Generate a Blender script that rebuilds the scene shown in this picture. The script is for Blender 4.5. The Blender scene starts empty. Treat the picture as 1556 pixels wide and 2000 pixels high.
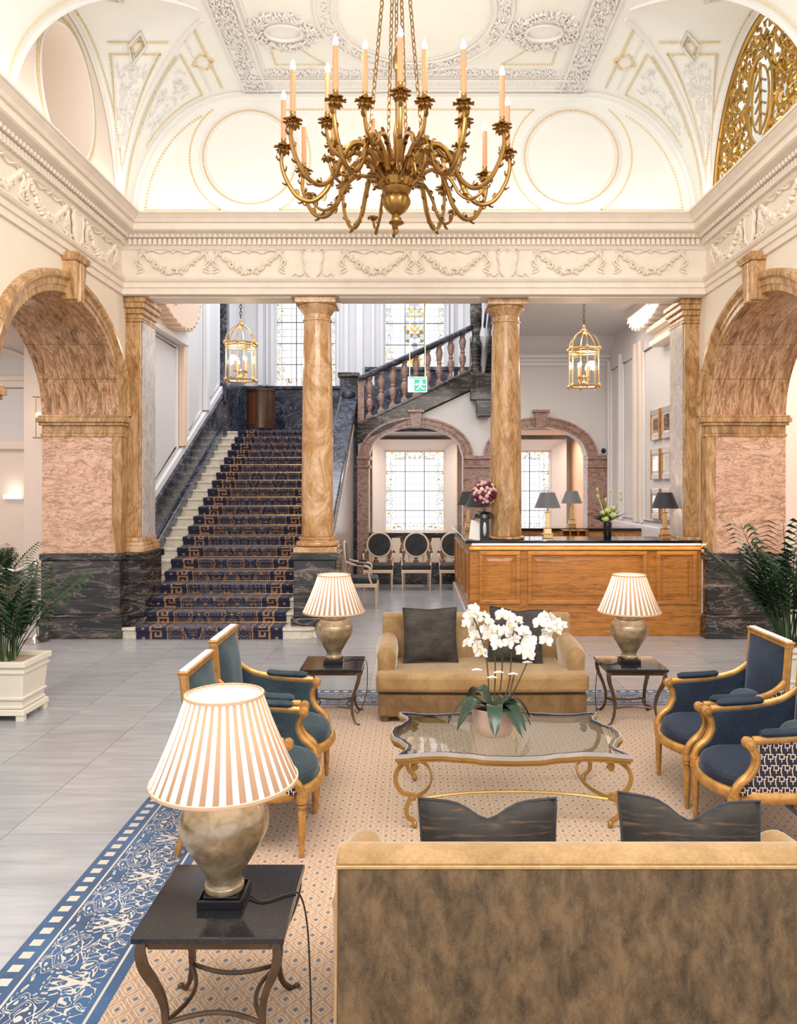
import bpy, bmesh, math, random
from mathutils import Vector, Matrix, noise
PI = math.pi
sin, cos = math.sin, math.cos
R = math.radians
random.seed(7)
scene = bpy.context.scene
COL = scene.collection

# ---------------------------------------------------------------- camera
H = 1.9
cam_d = bpy.data.cameras.new('camera')
cam = bpy.data.objects.new('camera', cam_d)
COL.objects.link(cam)
cam.location = (0, 0, H)
cam.rotation_euler = (R(90), 0, 0)
cam_d.sensor_fit = 'HORIZONTAL'
cam_d.sensor_width = 36
cam_d.lens = 36 * 1500 / 1556
cam_d.shift_x = -30 / 1556
cam_d.shift_y = -50 / 1556
cam_d.clip_end = 200
scene.camera = cam

# ---------------------------------------------------------------- world, lights, exposure
world = bpy.data.worlds.new('World'); scene.world = world
world.use_nodes = True
wn = world.node_tree.nodes['Background']
wn.inputs[0].default_value = (0.93, 0.95, 1.0, 1)
wn.inputs[1].default_value = 1.1
scene.view_settings.view_transform = 'Standard'
scene.view_settings.look = 'None'
scene.view_settings.exposure = 0.42
scene.view_settings.gamma = 1.0
scene.view_settings.use_curve_mapping = False

def area(name, loc, rot, sx, sy, power, col):
    d = bpy.data.lights.new(name, 'AREA'); d.shape = 'RECTANGLE'
    d.size = sx; d.size_y = sy; d.energy = power; d.color = col
    o = bpy.data.objects.new(name, d); COL.objects.link(o)
    o.location = loc; o.rotation_euler = rot
    return o
WARM = (1.0, 0.80, 0.62)
# warm fill light added above and behind the camera
area('bay_light', (0, 1.2, 5.6), (R(28), 0, 0), 5.5, 2.5, 330, (1.0, 0.88, 0.76))
# cove lighting lying on the cornice
area('cove_light_back', (0, 9.48, 5.30), (R(180), 0, 0), 6.4, 0.12, 6.5, (1.0, 0.95, 0.88))
area('cove_light_left', (-3.5, 7.4, 5.30), (R(180), 0, R(90)), 4.0, 0.12, 8, (1.0, 0.95, 0.88))
area('cove_light_right', (3.5, 7.4, 5.30), (R(180), 0, R(90)), 4.0, 0.12, 8, (1.0, 0.95, 0.88))
# light of the side rooms and the desk, added cool fill in the stair hall
area('left_room_light', (-6.5, 9.0, 4.2), (0, 0, 0), 2.5, 4.0, 110, (1.0, 0.86, 0.76))
area('right_room_light', (6.5, 9.0, 4.2), (0, 0, 0), 2.5, 4.0, 110, (1.0, 0.86, 0.76))
area('window_bay_light', (0.0, 16.1, 2.9), (0, 0, 0), 1.6, 1.0, 26, (1.0, 0.76, 0.58))
area('desk_bay_light', (2.5, 16.1, 2.9), (0, 0, 0), 1.6, 1.0, 26, (1.0, 0.76, 0.58))
area('stair_hall_fill', (-1.4, 13.4, 7.4), (0, 0, 0), 3.6, 5.0, 190, (0.90, 0.94, 1.0))
area('reception_light', (2.6, 11.8, 4.6), (0, 0, 0), 1.6, 2.2, 34, (1.0, 0.86, 0.74))

# ---------------------------------------------------------------- mesh builder
class MB:
    def __init__(s):
        s.v = []; s.f = []; s.uv = None
    def add(s, vs, fs, M=None):
        b = len(s.v)
        if M is None: s.v += [tuple(p) for p in vs]
        else: s.v += [tuple(M @ Vector(p)) for p in vs]
        s.f += [tuple(b + i for i in f) for f in fs]
        return s
    def box(s, x0, x1, y0, y1, z0, z1, M=None):
        vs = [(x0,y0,z0),(x1,y0,z0),(x1,y1,z0),(x0,y1,z0),(x0,y0,z1),(x1,y0,z1),(x1,y1,z1),(x0,y1,z1)]
        return s.add(vs, [(0,3,2,1),(4,5,6,7),(0,1,5,4),(1,2,6,5),(2,3,7,6),(3,0,4,7)], M)
    def frustum(s, cx, cy, z0, z1, a0, b0, a1, b1):
        vs = [(cx+sx*a0, cy+sy*b0, z0) for sx, sy in ((-1,-1),(1,-1),(1,1),(-1,1))]
        vs += [(cx+sx*a1, cy+sy*b1, z1) for sx, sy in ((-1,-1),(1,-1),(1,1),(-1,1))]
        return s.add(vs, [(0,3,2,1),(4,5,6,7),(0,1,5,4),(1,2,6,5),(2,3,7,6),(3,0,4,7)])
    def lathe(s, prof, n=24, M=None, cap=True, rf=None, a0=0, a1=2*PI):
        vs = []; fs = []; full = abs(a1-a0-2*PI) < 1e-6
        m = n if full else n+1
        for r, z in prof:
            for i in range(m):
                a = a0+(a1-a0)*i/n; rr = r*(rf(i, z) if rf else 1)
                vs.append((rr*cos(a), rr*sin(a), z))
        for j in range(len(prof)-1):
            for i in range(n):
                k = (i+1) % m
                fs.append((j*m+i, j*m+k, (j+1)*m+k, (j+1)*m+i))
        if cap and full:
            fs.append(tuple(range(m-1, -1, -1))); t = (len(prof)-1)*m
            fs.append(tuple(range(t, t+m)))
        return s.add(vs, fs, M)
    def tube(s, pts, r, n=8, closed=False, M=None, flat=None, cap=True):
        """tube along pts; r number or list; flat=(a,b) multiplies the two section axes"""
        P = [Vector(p) for p in pts]; N = len(P)
        rs = r if isinstance(r, (list, tuple)) else [r]*N
        vs = []; fs = []; up = None
        fa, fb = flat or (1, 1)
        for i in range(N):
            if closed: t = P[(i+1) % N]-P[i-1]
            else: t = P[min(i+1, N-1)]-P[max(i-1, 0)]
            if t.length < 1e-9: t = Vector((0,0,1))
            t.normalize()
            if up is None:
                up = Vector((0,0,1)) if abs(t.z) < .9 else Vector((0,1,0))
                if flat and abs(t.z) >= .9: up = Vector((0,1,0))
            u = up - t*up.dot(t)
            if u.length < 1e-6: u = t.orthogonal()
            u.normalize(); w = t.cross(u); up = u
            for k in range(n):
                a = 2*PI*(k+.5)/n
                vs.append(P[i]+(u*cos(a)*fa+w*sin(a)*fb)*rs[i])
        L = N if closed else N-1
        for i in range(L):
            for k in range(n):
                a = i*n+k; b = i*n+(k+1) % n; c = ((i+1) % N)*n+(k+1) % n; d = ((i+1) % N)*n+k
                fs.append((a, b, c, d))
        if cap and not closed:
            fs.append(tuple(range(n-1, -1, -1))); fs.append(tuple((N-1)*n+k for k in range(n)))
        return s.add(vs, fs, M)
    def prism(s, poly, a, b, ax='y', M=None):
        """poly of 2D points extruded along axis ax from a to b"""
        n = len(poly)
        def P(p, t):
            if ax == 'y': return (p[0], t, p[1])
            if ax == 'x': return (t, p[0], p[1])
            return (p[0], p[1], t)
        vs = [P(p, a) for p in poly]+[P(p, b) for p in poly]
        fs = [tuple(range(n)), tuple(range(2*n-1, n-1, -1))]
        fs += [(i, (i+1) % n, n+(i+1) % n, n+i) for i in range(n)]
        return s.add(vs, fs, M)
    def strip(s, A, B):
        """quads between two equally long point rows"""
        n = len(A); b = len(s.v)
        s.v += [tuple(p) for p in A]+[tuple(p) for p in B]
        s.f += [(b+i, b+i+1, b+n+i+1, b+n+i) for i in range(n-1)]
        return s
    def grid(s, fn, nu, nv, closed_u=False):
        b = len(s.v); m = nu if closed_u else nu+1
        for j in range(nv+1):
            for i in range(m): s.v.append(tuple(fn(i/nu, j/nv)))
        for j in range(nv):
            for i in range(nu):
                k = (i+1) % m
                s.f.append((b+j*m+i, b+j*m+k, b+(j+1)*m+k, b+(j+1)*m+i))
        return s
    def ell(s, c, r, nu=8, nv=5, M=None):
        vs = []; fs = []
        for j in range(1, nv):
            p = PI*j/nv
            for i in range(nu):
                a = 2*PI*i/nu
                vs.append((c[0]+r[0]*sin(p)*cos(a), c[1]+r[1]*sin(p)*sin(a), c[2]+r[2]*cos(p)))
        vs.append((c[0], c[1], c[2]+r[2])); vs.append((c[0], c[1], c[2]-r[2]))
        T = len(vs)-2
        for j in range(nv-2):
            for i in range(nu):
                fs.append((j*nu+i, (j+1)*nu+i, (j+1)*nu+(i+1) % nu, j*nu+(i+1) % nu))
        for i in range(nu):
            fs.append((T, i, (i+1) % nu)); fs.append((T+1, (nv-2)*nu+(i+1) % nu, (nv-2)*nu+i))
        return s.add(vs, fs, M)
    def mesh(s, name, mat, smooth=True, ang=38, fix=True):
        me = bpy.data.meshes.new(name); me.from_pydata(s.v, [], s.f); me.validate()
        if fix:
            bm = bmesh.new(); bm.from_mesh(me)
            bmesh.ops.recalc_face_normals(bm, faces=bm.faces); bm.to_mesh(me); bm.free()
        if s.uv: 
            l = me.uv_layers.new(name='UVMap')
            for lp in me.loops: l.data[lp.index].uv = s.uv[lp.vertex_index]
        me.materials.append(mat)
        if smooth:
            me.polygons.foreach_set('use_smooth', [True]*len(me.polygons))
            me.set_sharp_from_angle(angle=R(ang))
        return me
    def build(s, name, mat, parent=None, smooth=True, ang=38, bevel=0, label=None, kind=None, loc=None, rot=None, fix=True, subsurf=0):
        o = bpy.data.objects.new(name, s.mesh(name, mat, smooth, ang, fix)); COL.objects.link(o)
        if parent: o.parent = parent
        if bevel:
            m = o.modifiers.new('bevel', 'BEVEL'); m.width = bevel; m.segments = 2; m.limit_method = 'ANGLE'; m.angle_limit = R(40)
        if subsurf:
            m = o.modifiers.new('sub', 'SUBSURF'); m.levels = subsurf; m.render_levels = subsurf
        if label: o['label'] = label
        if kind: o['kind'] = kind
        if loc: o.location = loc
        if rot: o.rotation_euler = rot
        return o

def thing(name, label, cat, loc=(0,0,0), rz=0, group=None):
    o = bpy.data.objects.new(name, None); COL.objects.link(o); o.empty_display_size = .1
    o.location = loc; o.rotation_euler = (0, 0, rz); o['label'] = label; o['category'] = cat
    if group: o['group'] = group
    return o
def tag(o, label, cat, group=None, kind=None):
    o['label'] = label; o['category'] = cat
    if group: o['group'] = group
    if kind: o['kind'] = kind
    return o
def empty_struct(name, loc=(0,0,0)):
    o = bpy.data.objects.new(name, None); COL.objects.link(o); o.location = loc; o['kind'] = 'structure'; return o
def struct(mb, name, mat, parent=None, **k):
    return mb.build(name, mat, parent, kind=None if parent else 'structure', **k)
def inst(src, parent=None, loc=None, rot=None, scale=None):
    c = src.copy(); COL.objects.link(c)
    c.parent = parent if parent else None
    if loc is not None: c.location = loc
    if rot is not None: c.rotation_euler = rot
    if scale is not None: c.scale = scale
    return c
def dup(root, loc=None, rz=None, label=None, group=None):
    def rec(o, par):
        c = o.copy(); COL.objects.link(c); c.parent = par
        for ch in list(o.children): rec(ch, c)
        return c
    c = rec(root, None)
    if loc is not None: c.location = loc
    if rz is not None: c.rotation_euler = (0, 0, rz)
    if label: c['label'] = label
    if group: c['group'] = group
    return c
def arc(cx, cy, r, a0, a1, n, ry=None):
    ry = r if ry is None else ry
    return [(cx+r*cos(a0+(a1-a0)*i/n), cy+ry*sin(a0+(a1-a0)*i/n)) for i in range(n+1)]
def catmull(P, k=6, closed=False):
    P = [Vector(p) for p in P]; out = []; n = len(P)
    L = n if closed else n-1
    for i in range(L):
        if closed: a, b, c, d = P[i-1], P[i], P[(i+1) % n], P[(i+2) % n]
        else: a, b, c, d = P[max(i-1,0)], P[i], P[i+1], P[min(i+2,n-1)]
        for j in range(k):
            t = j/k
            out.append(.5*((2*b)+(c-a)*t+(2*a-5*b+4*c-d)*t*t+(3*b-a-3*c+d)*t**3))
    if not closed: out.append(P[-1])
    return out
def lerp(a, b, t): return a+(b-a)*t

# ---------------------------------------------------------------- materials
class S:
    """a value in a node tree with arithmetic"""
    nt = None
    def __init__(s, x): s.x = x
    @staticmethod
    def op(o, *a):
        n = S.nt.nodes.new('ShaderNodeMath'); n.operation = o
        for i, v in enumerate(a):
            v = v.x if isinstance(v, S) else v
            if isinstance(v, (int, float)): n.inputs[i].default_value = v
            else: S.nt.links.new(v, n.inputs[i])
        return S(n.outputs[0])
    def __add__(s, o): return S.op('ADD', s, o)
    __radd__ = __add__
    def __sub__(s, o): return S.op('SUBTRACT', s, o)
    def __rsub__(s, o): return S.op('SUBTRACT', o, s)
    def __mul__(s, o): return S.op('MULTIPLY', s, o)
    __rmul__ = __mul__
    def __truediv__(s, o): return S.op('DIVIDE', s, o)
    def __lt__(s, o): return S.op('LESS_THAN', s, o)
    def __gt__(s, o): return S.op('GREATER_THAN', s, o)
    def abs(s): return S.op('ABSOLUTE', s)
    def frac(s): return S.op('FRACT', s)
    def sin(s): return S.op('SINE', s)
def smax(a, b): return S.op('MAXIMUM', a, b)
def smin(a, b): return S.op('MINIMUM', a, b)
def rng(u, a, b): return (u > a)*(u < b)
def rect(u, v, a, b, c, d): return rng(u, a, b)*rng(v, c, d)

class Mat:
    def __init__(s, name):
        s.m = bpy.data.materials.new(name); s.m.use_nodes = True
        s.nt = s.m.node_tree; s.b = s.nt.nodes['Principled BSDF']; S.nt = s.nt
        s.out = s.nt.nodes['Material Output']
    def coord(s, kind='Object', scale=(1,1,1), rot=(0,0,0), loc=(0,0,0)):
        t = s.nt.nodes.new('ShaderNodeTexCoord'); mp = s.nt.nodes.new('ShaderNodeMapping')
        s.nt.links.new(t.outputs[kind], mp.inputs[0])
        mp.inputs['Scale'].default_value = scale; mp.inputs['Rotation'].default_value = rot; mp.inputs['Location'].default_value = loc
        return mp.outputs[0]
    def xyz(s, vec):
        n = s.nt.nodes.new('ShaderNodeSeparateXYZ'); s.nt.links.new(vec, n.inputs[0]); return [S(n.outputs[i]) for i in range(3)]
    def comb(s, x, y, z=0.0):
        n = s.nt.nodes.new('ShaderNodeCombineXYZ')
        for i, v in enumerate((x, y, z)):
            v = v.x if isinstance(v, S) else v
            if isinstance(v, (int, float)): n.inputs[i].default_value = v
            else: s.nt.links.new(v, n.inputs[i])
        return n.outputs[0]
    def noise(s, vec, scale=5, detail=4, rough=.55, dist=0):
        n = s.nt.nodes.new('ShaderNodeTexNoise'); s.nt.links.new(vec, n.inputs['Vector'])
        n.inputs['Scale'].default_value = scale; n.inputs['Detail'].default_value = detail
        n.inputs['Roughness'].default_value = rough; n.inputs['Distortion'].default_value = dist
        return S(n.outputs[0])
    def voro(s, vec, scale=5, out=0, feature='F1'):
        n = s.nt.nodes.new('ShaderNodeTexVoronoi'); n.feature = feature
        s.nt.links.new(vec, n.inputs['Vector']); n.inputs['Scale'].default_value = scale
        return n.outputs[out]
    def ramp(s, f, stops, interp='LINEAR'):
        n = s.nt.nodes.new('ShaderNodeValToRGB'); n.color_ramp.interpolation = interp
        s.nt.links.new(f.x if isinstance(f, S) else f, n.inputs[0])
        e = n.color_ramp.elements
        while len(e) < len(stops): e.new(.5)
        for i, (p, c) in enumerate(stops): e[i].position = p; e[i].color = (*c, 1)
        return n.outputs[0]
    def mix(s, f, a, b):
        n = s.nt.nodes.new('ShaderNodeMix'); n.data_type = 'RGBA'
        for i, v in ((0, f), (6, a), (7, b)):
            v = v.x if isinstance(v, S) else v
            if isinstance(v, (int, float)): n.inputs[i].default_value = v
            elif isinstance(v, (tuple, list)): n.inputs[i].default_value = (*v[:3], 1)
            else: s.nt.links.new(v, n.inputs[i])
        return n.outputs[2]
    def set(s, **k):
        for key, v in k.items():
            inp = s.b.inputs[{'color': 'Base Color', 'rough': 'Roughness', 'metal': 'Metallic', 'sheen': 'Sheen Weight', 'sheenr': 'Sheen Roughness',
                              'spec': 'Specular IOR Level', 'coat': 'Coat Weight', 'trans': 'Transmission Weight', 'emit': 'Emission Strength',
                              'ecol': 'Emission Color', 'ior': 'IOR', 'alpha': 'Alpha', 'coatr': 'Coat Roughness', 'sheent': 'Sheen Tint'}[key]]
            v = v.x if isinstance(v, S) else v
            if isinstance(v, (int, float)): inp.default_value = v
            elif isinstance(v, (tuple, list)): inp.default_value = (*v[:3], 1)
            else: s.nt.links.new(v, inp)
        return s
    def bump(s, h, strength=.3, dist=.01):
        n = s.nt.nodes.new('ShaderNodeBump'); n.inputs['Strength'].default_value = strength; n.inputs['Distance'].default_value = dist
        s.nt.links.new(h.x if isinstance(h, S) else h, n.inputs['Height']); s.nt.links.new(n.outputs[0], s.b.inputs['Normal'])
        return s

def plain(name, col, rough=.5, metal=0, var=0, vs=8, bumps=0, bs=40, **k):
    m = Mat(name); c = m.coord()
    if var:
        n = m.noise(c, vs, 4)
        m.set(color=m.ramp(n, [(.3, tuple(x*(1-var) for x in col)), (.7, tuple(min(1, x*(1+var)) for x in col))]))
    else: m.set(color=col)
    m.set(rough=rough, metal=metal, **k)
    if bumps: m.bump(m.noise(c, bs, 3), bumps, .01)
    return m.m
def marble(name, stops, vein, scale=(1,1,1), rot=(0,0,0), sc=3, dist=1.5, vsc=2.5, vw=.018, rough=.22, vstr=.8, vein2=None):
    m = Mat(name); c = m.coord(scale=scale, rot=rot)
    n = m.noise(c, sc, 7, .62, dist); col = m.ramp(n, stops)
    v = m.noise(c, vsc, 5, .6, dist*1.3); mask = smax(1.0-(v-.5).abs()/(vw*2.2), 0.0)*vstr
    col = m.mix(mask, col, vein)
    if vein2:
        v = m.noise(c, vsc*2.7, 4, .6, dist); mask = smax(1.0-(v-.47).abs()/(vw*2), 0.0)*.6
        col = m.mix(mask, col, vein2)
    m.set(color=col, rough=rough); return m.m

M = {}
M['wall'] = plain('cream_wall_paint', (.90,.82,.70), .6, var=.03, vs=1.5)
M['plaster'] = plain('cream_plaster', (.88,.79,.68), .55, var=.04, vs=6)
M['relief'] = plain('relief_plaster', (.88,.80,.69), .5)
M['ceil'] = plain('ceiling_plaster', (.85,.87,.84), .55, var=.02, vs=3)
M['ceil_relief'] = plain('ceiling_relief', (.80,.78,.77), .5)
M['bead'] = plain('pale_gilt_bead', (.74,.60,.36), .4)
M['pink_room'] = plain('pink_cream_paint', (.86,.76,.68), .6)
M['hall_wall'] = plain('hall_wall_paint', (.74,.73,.74), .5)
M['hall_trim'] = plain('hall_trim_paint', (.82,.81,.82), .4)
M['peach'] = plain('peach_paint_warm_light', (.86,.66,.52), .6)  # peach paint, also stands in for warm light on a hall strip
M['pink_marble'] = marble('pink_marble', [(.28,(.36,.20,.12)),(.42,(.66,.36,.22)),(.54,(.80,.48,.32)),(.75,(.86,.64,.50))], (.20,.11,.06), (.8,.8,2.4), (0,R(14),0), 2.3, 2.8, 2.2, .016, vein2=(.85,.72,.62))
M['gold_marble'] = marble('golden_marble', [(.28,(.22,.115,.04)),(.42,(.42,.225,.085)),(.54,(.60,.36,.165)),(.76,(.74,.53,.34))], (.22,.13,.06), (2.4,2.4,.6), (0,R(8),0), 2.6, 1.8, 2.4, .018, vstr=.6)
M['column_marble'] = marble('column_marble', [(.30,(.34,.17,.06)),(.43,(.58,.32,.13)),(.55,(.74,.48,.27)),(.74,(.82,.62,.47))], (.30,.20,.10), (1.3,1.3,.7), (0,R(30),0), 2.2, 2.5, 2.0, .012, vstr=.55, rough=.16)
M['soffit_marble'] = marble('soffit_marble', [(.30,(.16,.08,.035)),(.42,(.42,.22,.10)),(.54,(.68,.40,.22)),(.76,(.80,.56,.37))], (.10,.05,.025), (5,1.2,1.0), (0,R(10),0), 2.4, 1.6, 2.6, .02, vstr=.7)
M['grey_marble'] = marble('pale_grey_marble', [(.3,(.52,.46,.44)),(.5,(.66,.62,.60)),(.75,(.78,.72,.68))], (.40,.36,.34), (1.5,1.5,.8), (0,R(20),0), 3, 2)
M['dark_marble'] = marble('dark_marble', [(.40,(.016,.016,.018)),(.55,(.042,.038,.038)),(.63,(.11,.09,.08)),(.72,(.42,.31,.235))], (.42,.34,.28), (.45,.45,2.1), (0,R(-12),0), 2.6, 1.4, 2.2, .010, rough=.14, vstr=.5)
M['blue_marble'] = marble('blue_grey_marble', [(.38,(.014,.018,.030)),(.52,(.040,.047,.070)),(.66,(.10,.11,.145)),(.78,(.3,.3,.34))], (.36,.37,.42), (1,1,1.6), (0,R(35),R(0)), 1.6, 1.6, 1.5, .008, rough=.15, vstr=.5)
M['brown_marble'] = marble('brown_marble', [(.3,(.20,.10,.075)),(.5,(.33,.19,.15)),(.72,(.48,.33,.28))], (.62,.48,.42), (1,1,2.0), (0,R(25),0), 5, 2, 5, .014, rough=.2)
M['stone_step'] = marble('cream_stone', [(.3,(.66,.60,.50)),(.55,(.78,.72,.62)),(.75,(.84,.79,.70))], (.6,.52,.42), (1,1,1), (0,0,0), 6, 1, 4, .008)
M['gilt'] = Mat('gilt_bronze').set(color=(.38,.215,.065), metal=1, rough=.32).m
M['gilt_bright'] = Mat('bright_gilding').set(color=(.50,.31,.085), metal=1, rough=.34).m
M['brass'] = Mat('brass').set(color=(.80,.56,.28), metal=1, rough=.25).m
M['gold_leaf'] = plain('gold_leaf_wood', (.50,.26,.075), .33, metal=.45, var=.25, vs=20)
M['gold_iron'] = plain('gold_painted_iron', (.40,.235,.07), .38, metal=.55, var=.1)
M['bronze'] = plain('dark_bronze', (.095,.058,.035), .38, metal=.4, var=.3, vs=12)
M['chrome'] = Mat('polished_steel').set(color=(.75,.74,.72), metal=1, rough=.18).m
M['black'] = plain('black_lacquer', (.012,.012,.013), .18)
M['granite'] = Mat('black_granite')
_m = M['granite']; _c = _m.coord(); _n = _m.noise(_c, 160, 3, .7)
_m.set(color=_m.ramp(_n, [(.5,(.012,.012,.016)),(.66,(.02,.02,.025)),(.74,(.16,.13,.11))]), rough=.09); M['granite'] = _m.m
M['glass'] = Mat('clear_glass').set(color=(.93,.97,.96), trans=1, rough=0, ior=1.45).m
def thin_glass(name, tint=(.97,.985,.98), refl=.10):
    m = Mat(name); nt = m.nt
    t = nt.nodes.new('ShaderNodeBsdfTransparent'); t.inputs[0].default_value = (*tint, 1)
    g = nt.nodes.new('ShaderNodeBsdfGlossy'); g.inputs['Roughness'].default_value = .02
    fr = nt.nodes.new('ShaderNodeFresnel'); fr.inputs[0].default_value = 1.5
    ad = S(fr.outputs[0])+refl
    mx = nt.nodes.new('ShaderNodeMixShader'); ge = nt.nodes.new('ShaderNodeNewGeometry'); ad = ad*(1-S(ge.outputs['Backfacing'])); nt.links.new(ad.x, mx.inputs[0]); nt.links.new(t.outputs[0], mx.inputs[1]); nt.links.new(g.outputs[0], mx.inputs[2])
    nt.links.new(mx.outputs[0], m.out.inputs[0]); return m.m
M['lantern_glass'] = thin_glass('lantern_glass', refl=.03)
M['table_glass'] = thin_glass('table_glass', (.90,.95,.95), .12)
M['mirror'] = Mat('mirror').set(color=(.85,.86,.87), metal=1, rough=.04).m
M['picture'] = plain('pale_print', (.80,.78,.74), .3, var=.12, vs=12)
M['candle'] = plain('cream_candle', (.60,.27,.13), .5, emit=.10, ecol=(1,.6,.35))
M['bulb'] = Mat('lit_bulb').set(color=(1,.9,.8), emit=14, ecol=(1,.86,.68)).m
M['bulb_soft'] = Mat('lit_bulb_soft').set(color=(1,.9,.8), emit=7, ecol=(1,.82,.6)).m
M['led'] = Mat('warm_led').set(color=(1,.8,.6), emit=2.2, ecol=(1,.72,.48)).m
M['leaf'] = plain('palm_leaf', (.025,.062,.028), .38, var=.45, vs=9)
M['orchid_leaf'] = plain('orchid_leaf', (.018,.045,.026), .25, var=.3, vs=9)
M['stem'] = plain('dark_stem', (.07,.06,.03), .5)
M['palm_stem'] = plain('palm_stem', (.14,.20,.07), .5, var=.3)
M['petal'] = plain('white_petal', (.90,.87,.82), .5, sheen=.3)
M['petal_core'] = plain('petal_centre', (.82,.68,.30), .5)
M['pot'] = plain('terracotta_glaze', (.64,.46,.38), .3)
M['moss'] = plain('moss_soil', (.20,.13,.08), .9, var=.5, vs=60, bumps=.8)
M['pebble'] = plain('bark_chips', (.42,.30,.22), .8, var=.4, vs=50, bumps=1)
M['planter'] = plain('cream_planter_paint', (.80,.74,.64), .4)
M['black_shade'] = plain('black_lamp_shade', (.02,.021,.024), .6, sheen=.2)
M['grey_shade'] = plain('grey_lamp_shade', (.13,.135,.15), .5, sheen=.3)
M['cable'] = plain('dark_cable', (.03,.025,.02), .4)
M['rose_dark'] = plain('burgundy_rose', (.13,.015,.03), .6)
M['rose_pink'] = plain('pink_rose', (.72,.42,.44), .6)
M['rose_cream'] = plain('cream_rose', (.80,.74,.56), .6)
M['lime'] = plain('lime_bloom', (.50,.58,.20), .5)
M['white_card'] = plain('white_card', (.85,.84,.80), .5)
M['pale_metal'] = plain('dull_white_metal', (.8,.79,.77), .4)
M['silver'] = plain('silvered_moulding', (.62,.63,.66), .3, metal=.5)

# wood with grain
def wood(name, a, b, sc=(1,1,9), rough=.28):
    m = Mat(name); c = m.coord(scale=sc)
    n = m.noise(c, 7, 6, .65, .8); w = m.noise(c, 2.0, 2, .5, .5)
    m.set(color=m.ramp(n*.7+w*.3, [(.36,a),(.52,b),(.68,tuple(min(1,x*1.25) for x in b))]), rough=rough, coat=.25, coatr=.15)
    m.bump(n, .12, .004); return m.m
M['oak'] = wood('golden_oak', (.24,.085,.014), (.49,.205,.044), (1,1,12))
M['oak_v'] = wood('golden_oak_upright', (.34,.13,.025), (.53,.235,.055), (9,9,.8))
M['dark_wood'] = wood('dark_mahogany', (.03,.012,.006), (.09,.035,.015), (6,6,1))
M['copper_glint'] = plain('copper_reflection_wood', (.22,.07,.03), .08, metal=.3)
M['oak_foot'] = wood('brown_foot', (.10,.04,.02), (.17,.07,.03), (8,8,1))

# floor tile
_m = Mat('limestone_tile'); _c = _m.coord('Object', (1,1,1))
_oi = _m.nt.nodes.new('ShaderNodeObjectInfo'); _tc = _m.nt.nodes.new('ShaderNodeTexCoord')
_mp = _m.nt.nodes.new('ShaderNodeVectorMath'); _mp.operation = 'ADD'
_m.nt.links.new(_tc.outputs['Object'], _mp.inputs[0])
_cb = _m.comb(S(_oi.outputs['Random'])*17.0, S(_oi.outputs['Random'])*9.0, 0.0); _m.nt.links.new(_cb, _mp.inputs[1])
_sc = _m.nt.nodes.new('ShaderNodeMapping'); _sc.inputs['Scale'].default_value = (.5,3.5,1); _m.nt.links.new(_mp.outputs[0], _sc.inputs[0])
_n = _m.noise(_sc.outputs[0], 3, 7, .65, .4); _k = _n*.55+.12+S(_oi.outputs['Random'])*.10
_m.set(color=_m.ramp(_k, [(.30,(.29,.305,.335)),(.46,(.38,.395,.42)),(.60,(.47,.475,.48))]), rough=.22); M['tile'] = _m.m
M['grout'] = plain('grout', (.50,.49,.47), .8)

# velvet upholstery
def velvet(name, a, b, sc=5, stretch=(1,1,1), sheen=.5, tint=(1,.9,.75), rough=.75):
    m = Mat(name); c = m.coord(scale=stretch)
    n = m.noise(c, sc, 8, .68, .3); f = m.noise(c, sc*22, 3, .6)
    m.set(color=m.ramp(n*.75+f*.25, [(.38,a),(.50,tuple((x+y)/2 for x, y in zip(a,b))),(.60,b)]), rough=rough, sheen=sheen, sheenr=.35, sheent=tint)
    m.bump(f, .15, .003); return m.m
M['sofa'] = velvet('gold_velvet_shaded', (.040,.024,.009), (.165,.100,.046), 11, (1.5,1,.8), sheen=.16)  # darkened copy of the velvet, paints shade on the sofa back
M['sofa_base'] = velvet('gold_velvet_base', (.12,.066,.022), (.22,.132,.055), 5, sheen=.5)
M['sofa_pale'] = velvet('gold_velvet_pale', (.22,.125,.042), (.37,.235,.10), 4, sheen=.9)
M['piping'] = velvet('gold_piping', (.32,.18,.06), (.44,.27,.11), 20)
M['blue_velvet'] = velvet('blue_velvet', (.003,.008,.018), (.013,.028,.056), 4, sheen=.3, tint=(.45,.62,1))
M['teal_velvet'] = velvet('teal_velvet', (.010,.022,.032), (.034,.062,.082), 4, sheen=.4, tint=(.6,.8,.9))
M['grey_velvet'] = velvet('grey_shot_velvet', (.010,.009,.008), (.055,.045,.036), 5, (1,1,2.5), .22, (.75,.8,1))
_m = Mat('shot_silk_velvet'); _c = _m.coord(scale=(3,3,40)); _n = _m.noise(_c, 2.2, 4, .6, .2); _k = _m.noise(_m.coord(), 6, 5, .6)
_m.set(color=_m.mix(smin(smax((_n-.54)*2.2, 0.0), .45), _m.ramp(_k, [(.35,(.005,.004,.003)),(.65,(.022,.017,.013))]), (.24,.115,.035)), rough=.75, sheen=.10); M['shot_silk'] = _m.m
M['dark_fabric'] = velvet('charcoal_fabric', (.016,.016,.020), (.035,.035,.042), 8, sheen=.2)

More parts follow.
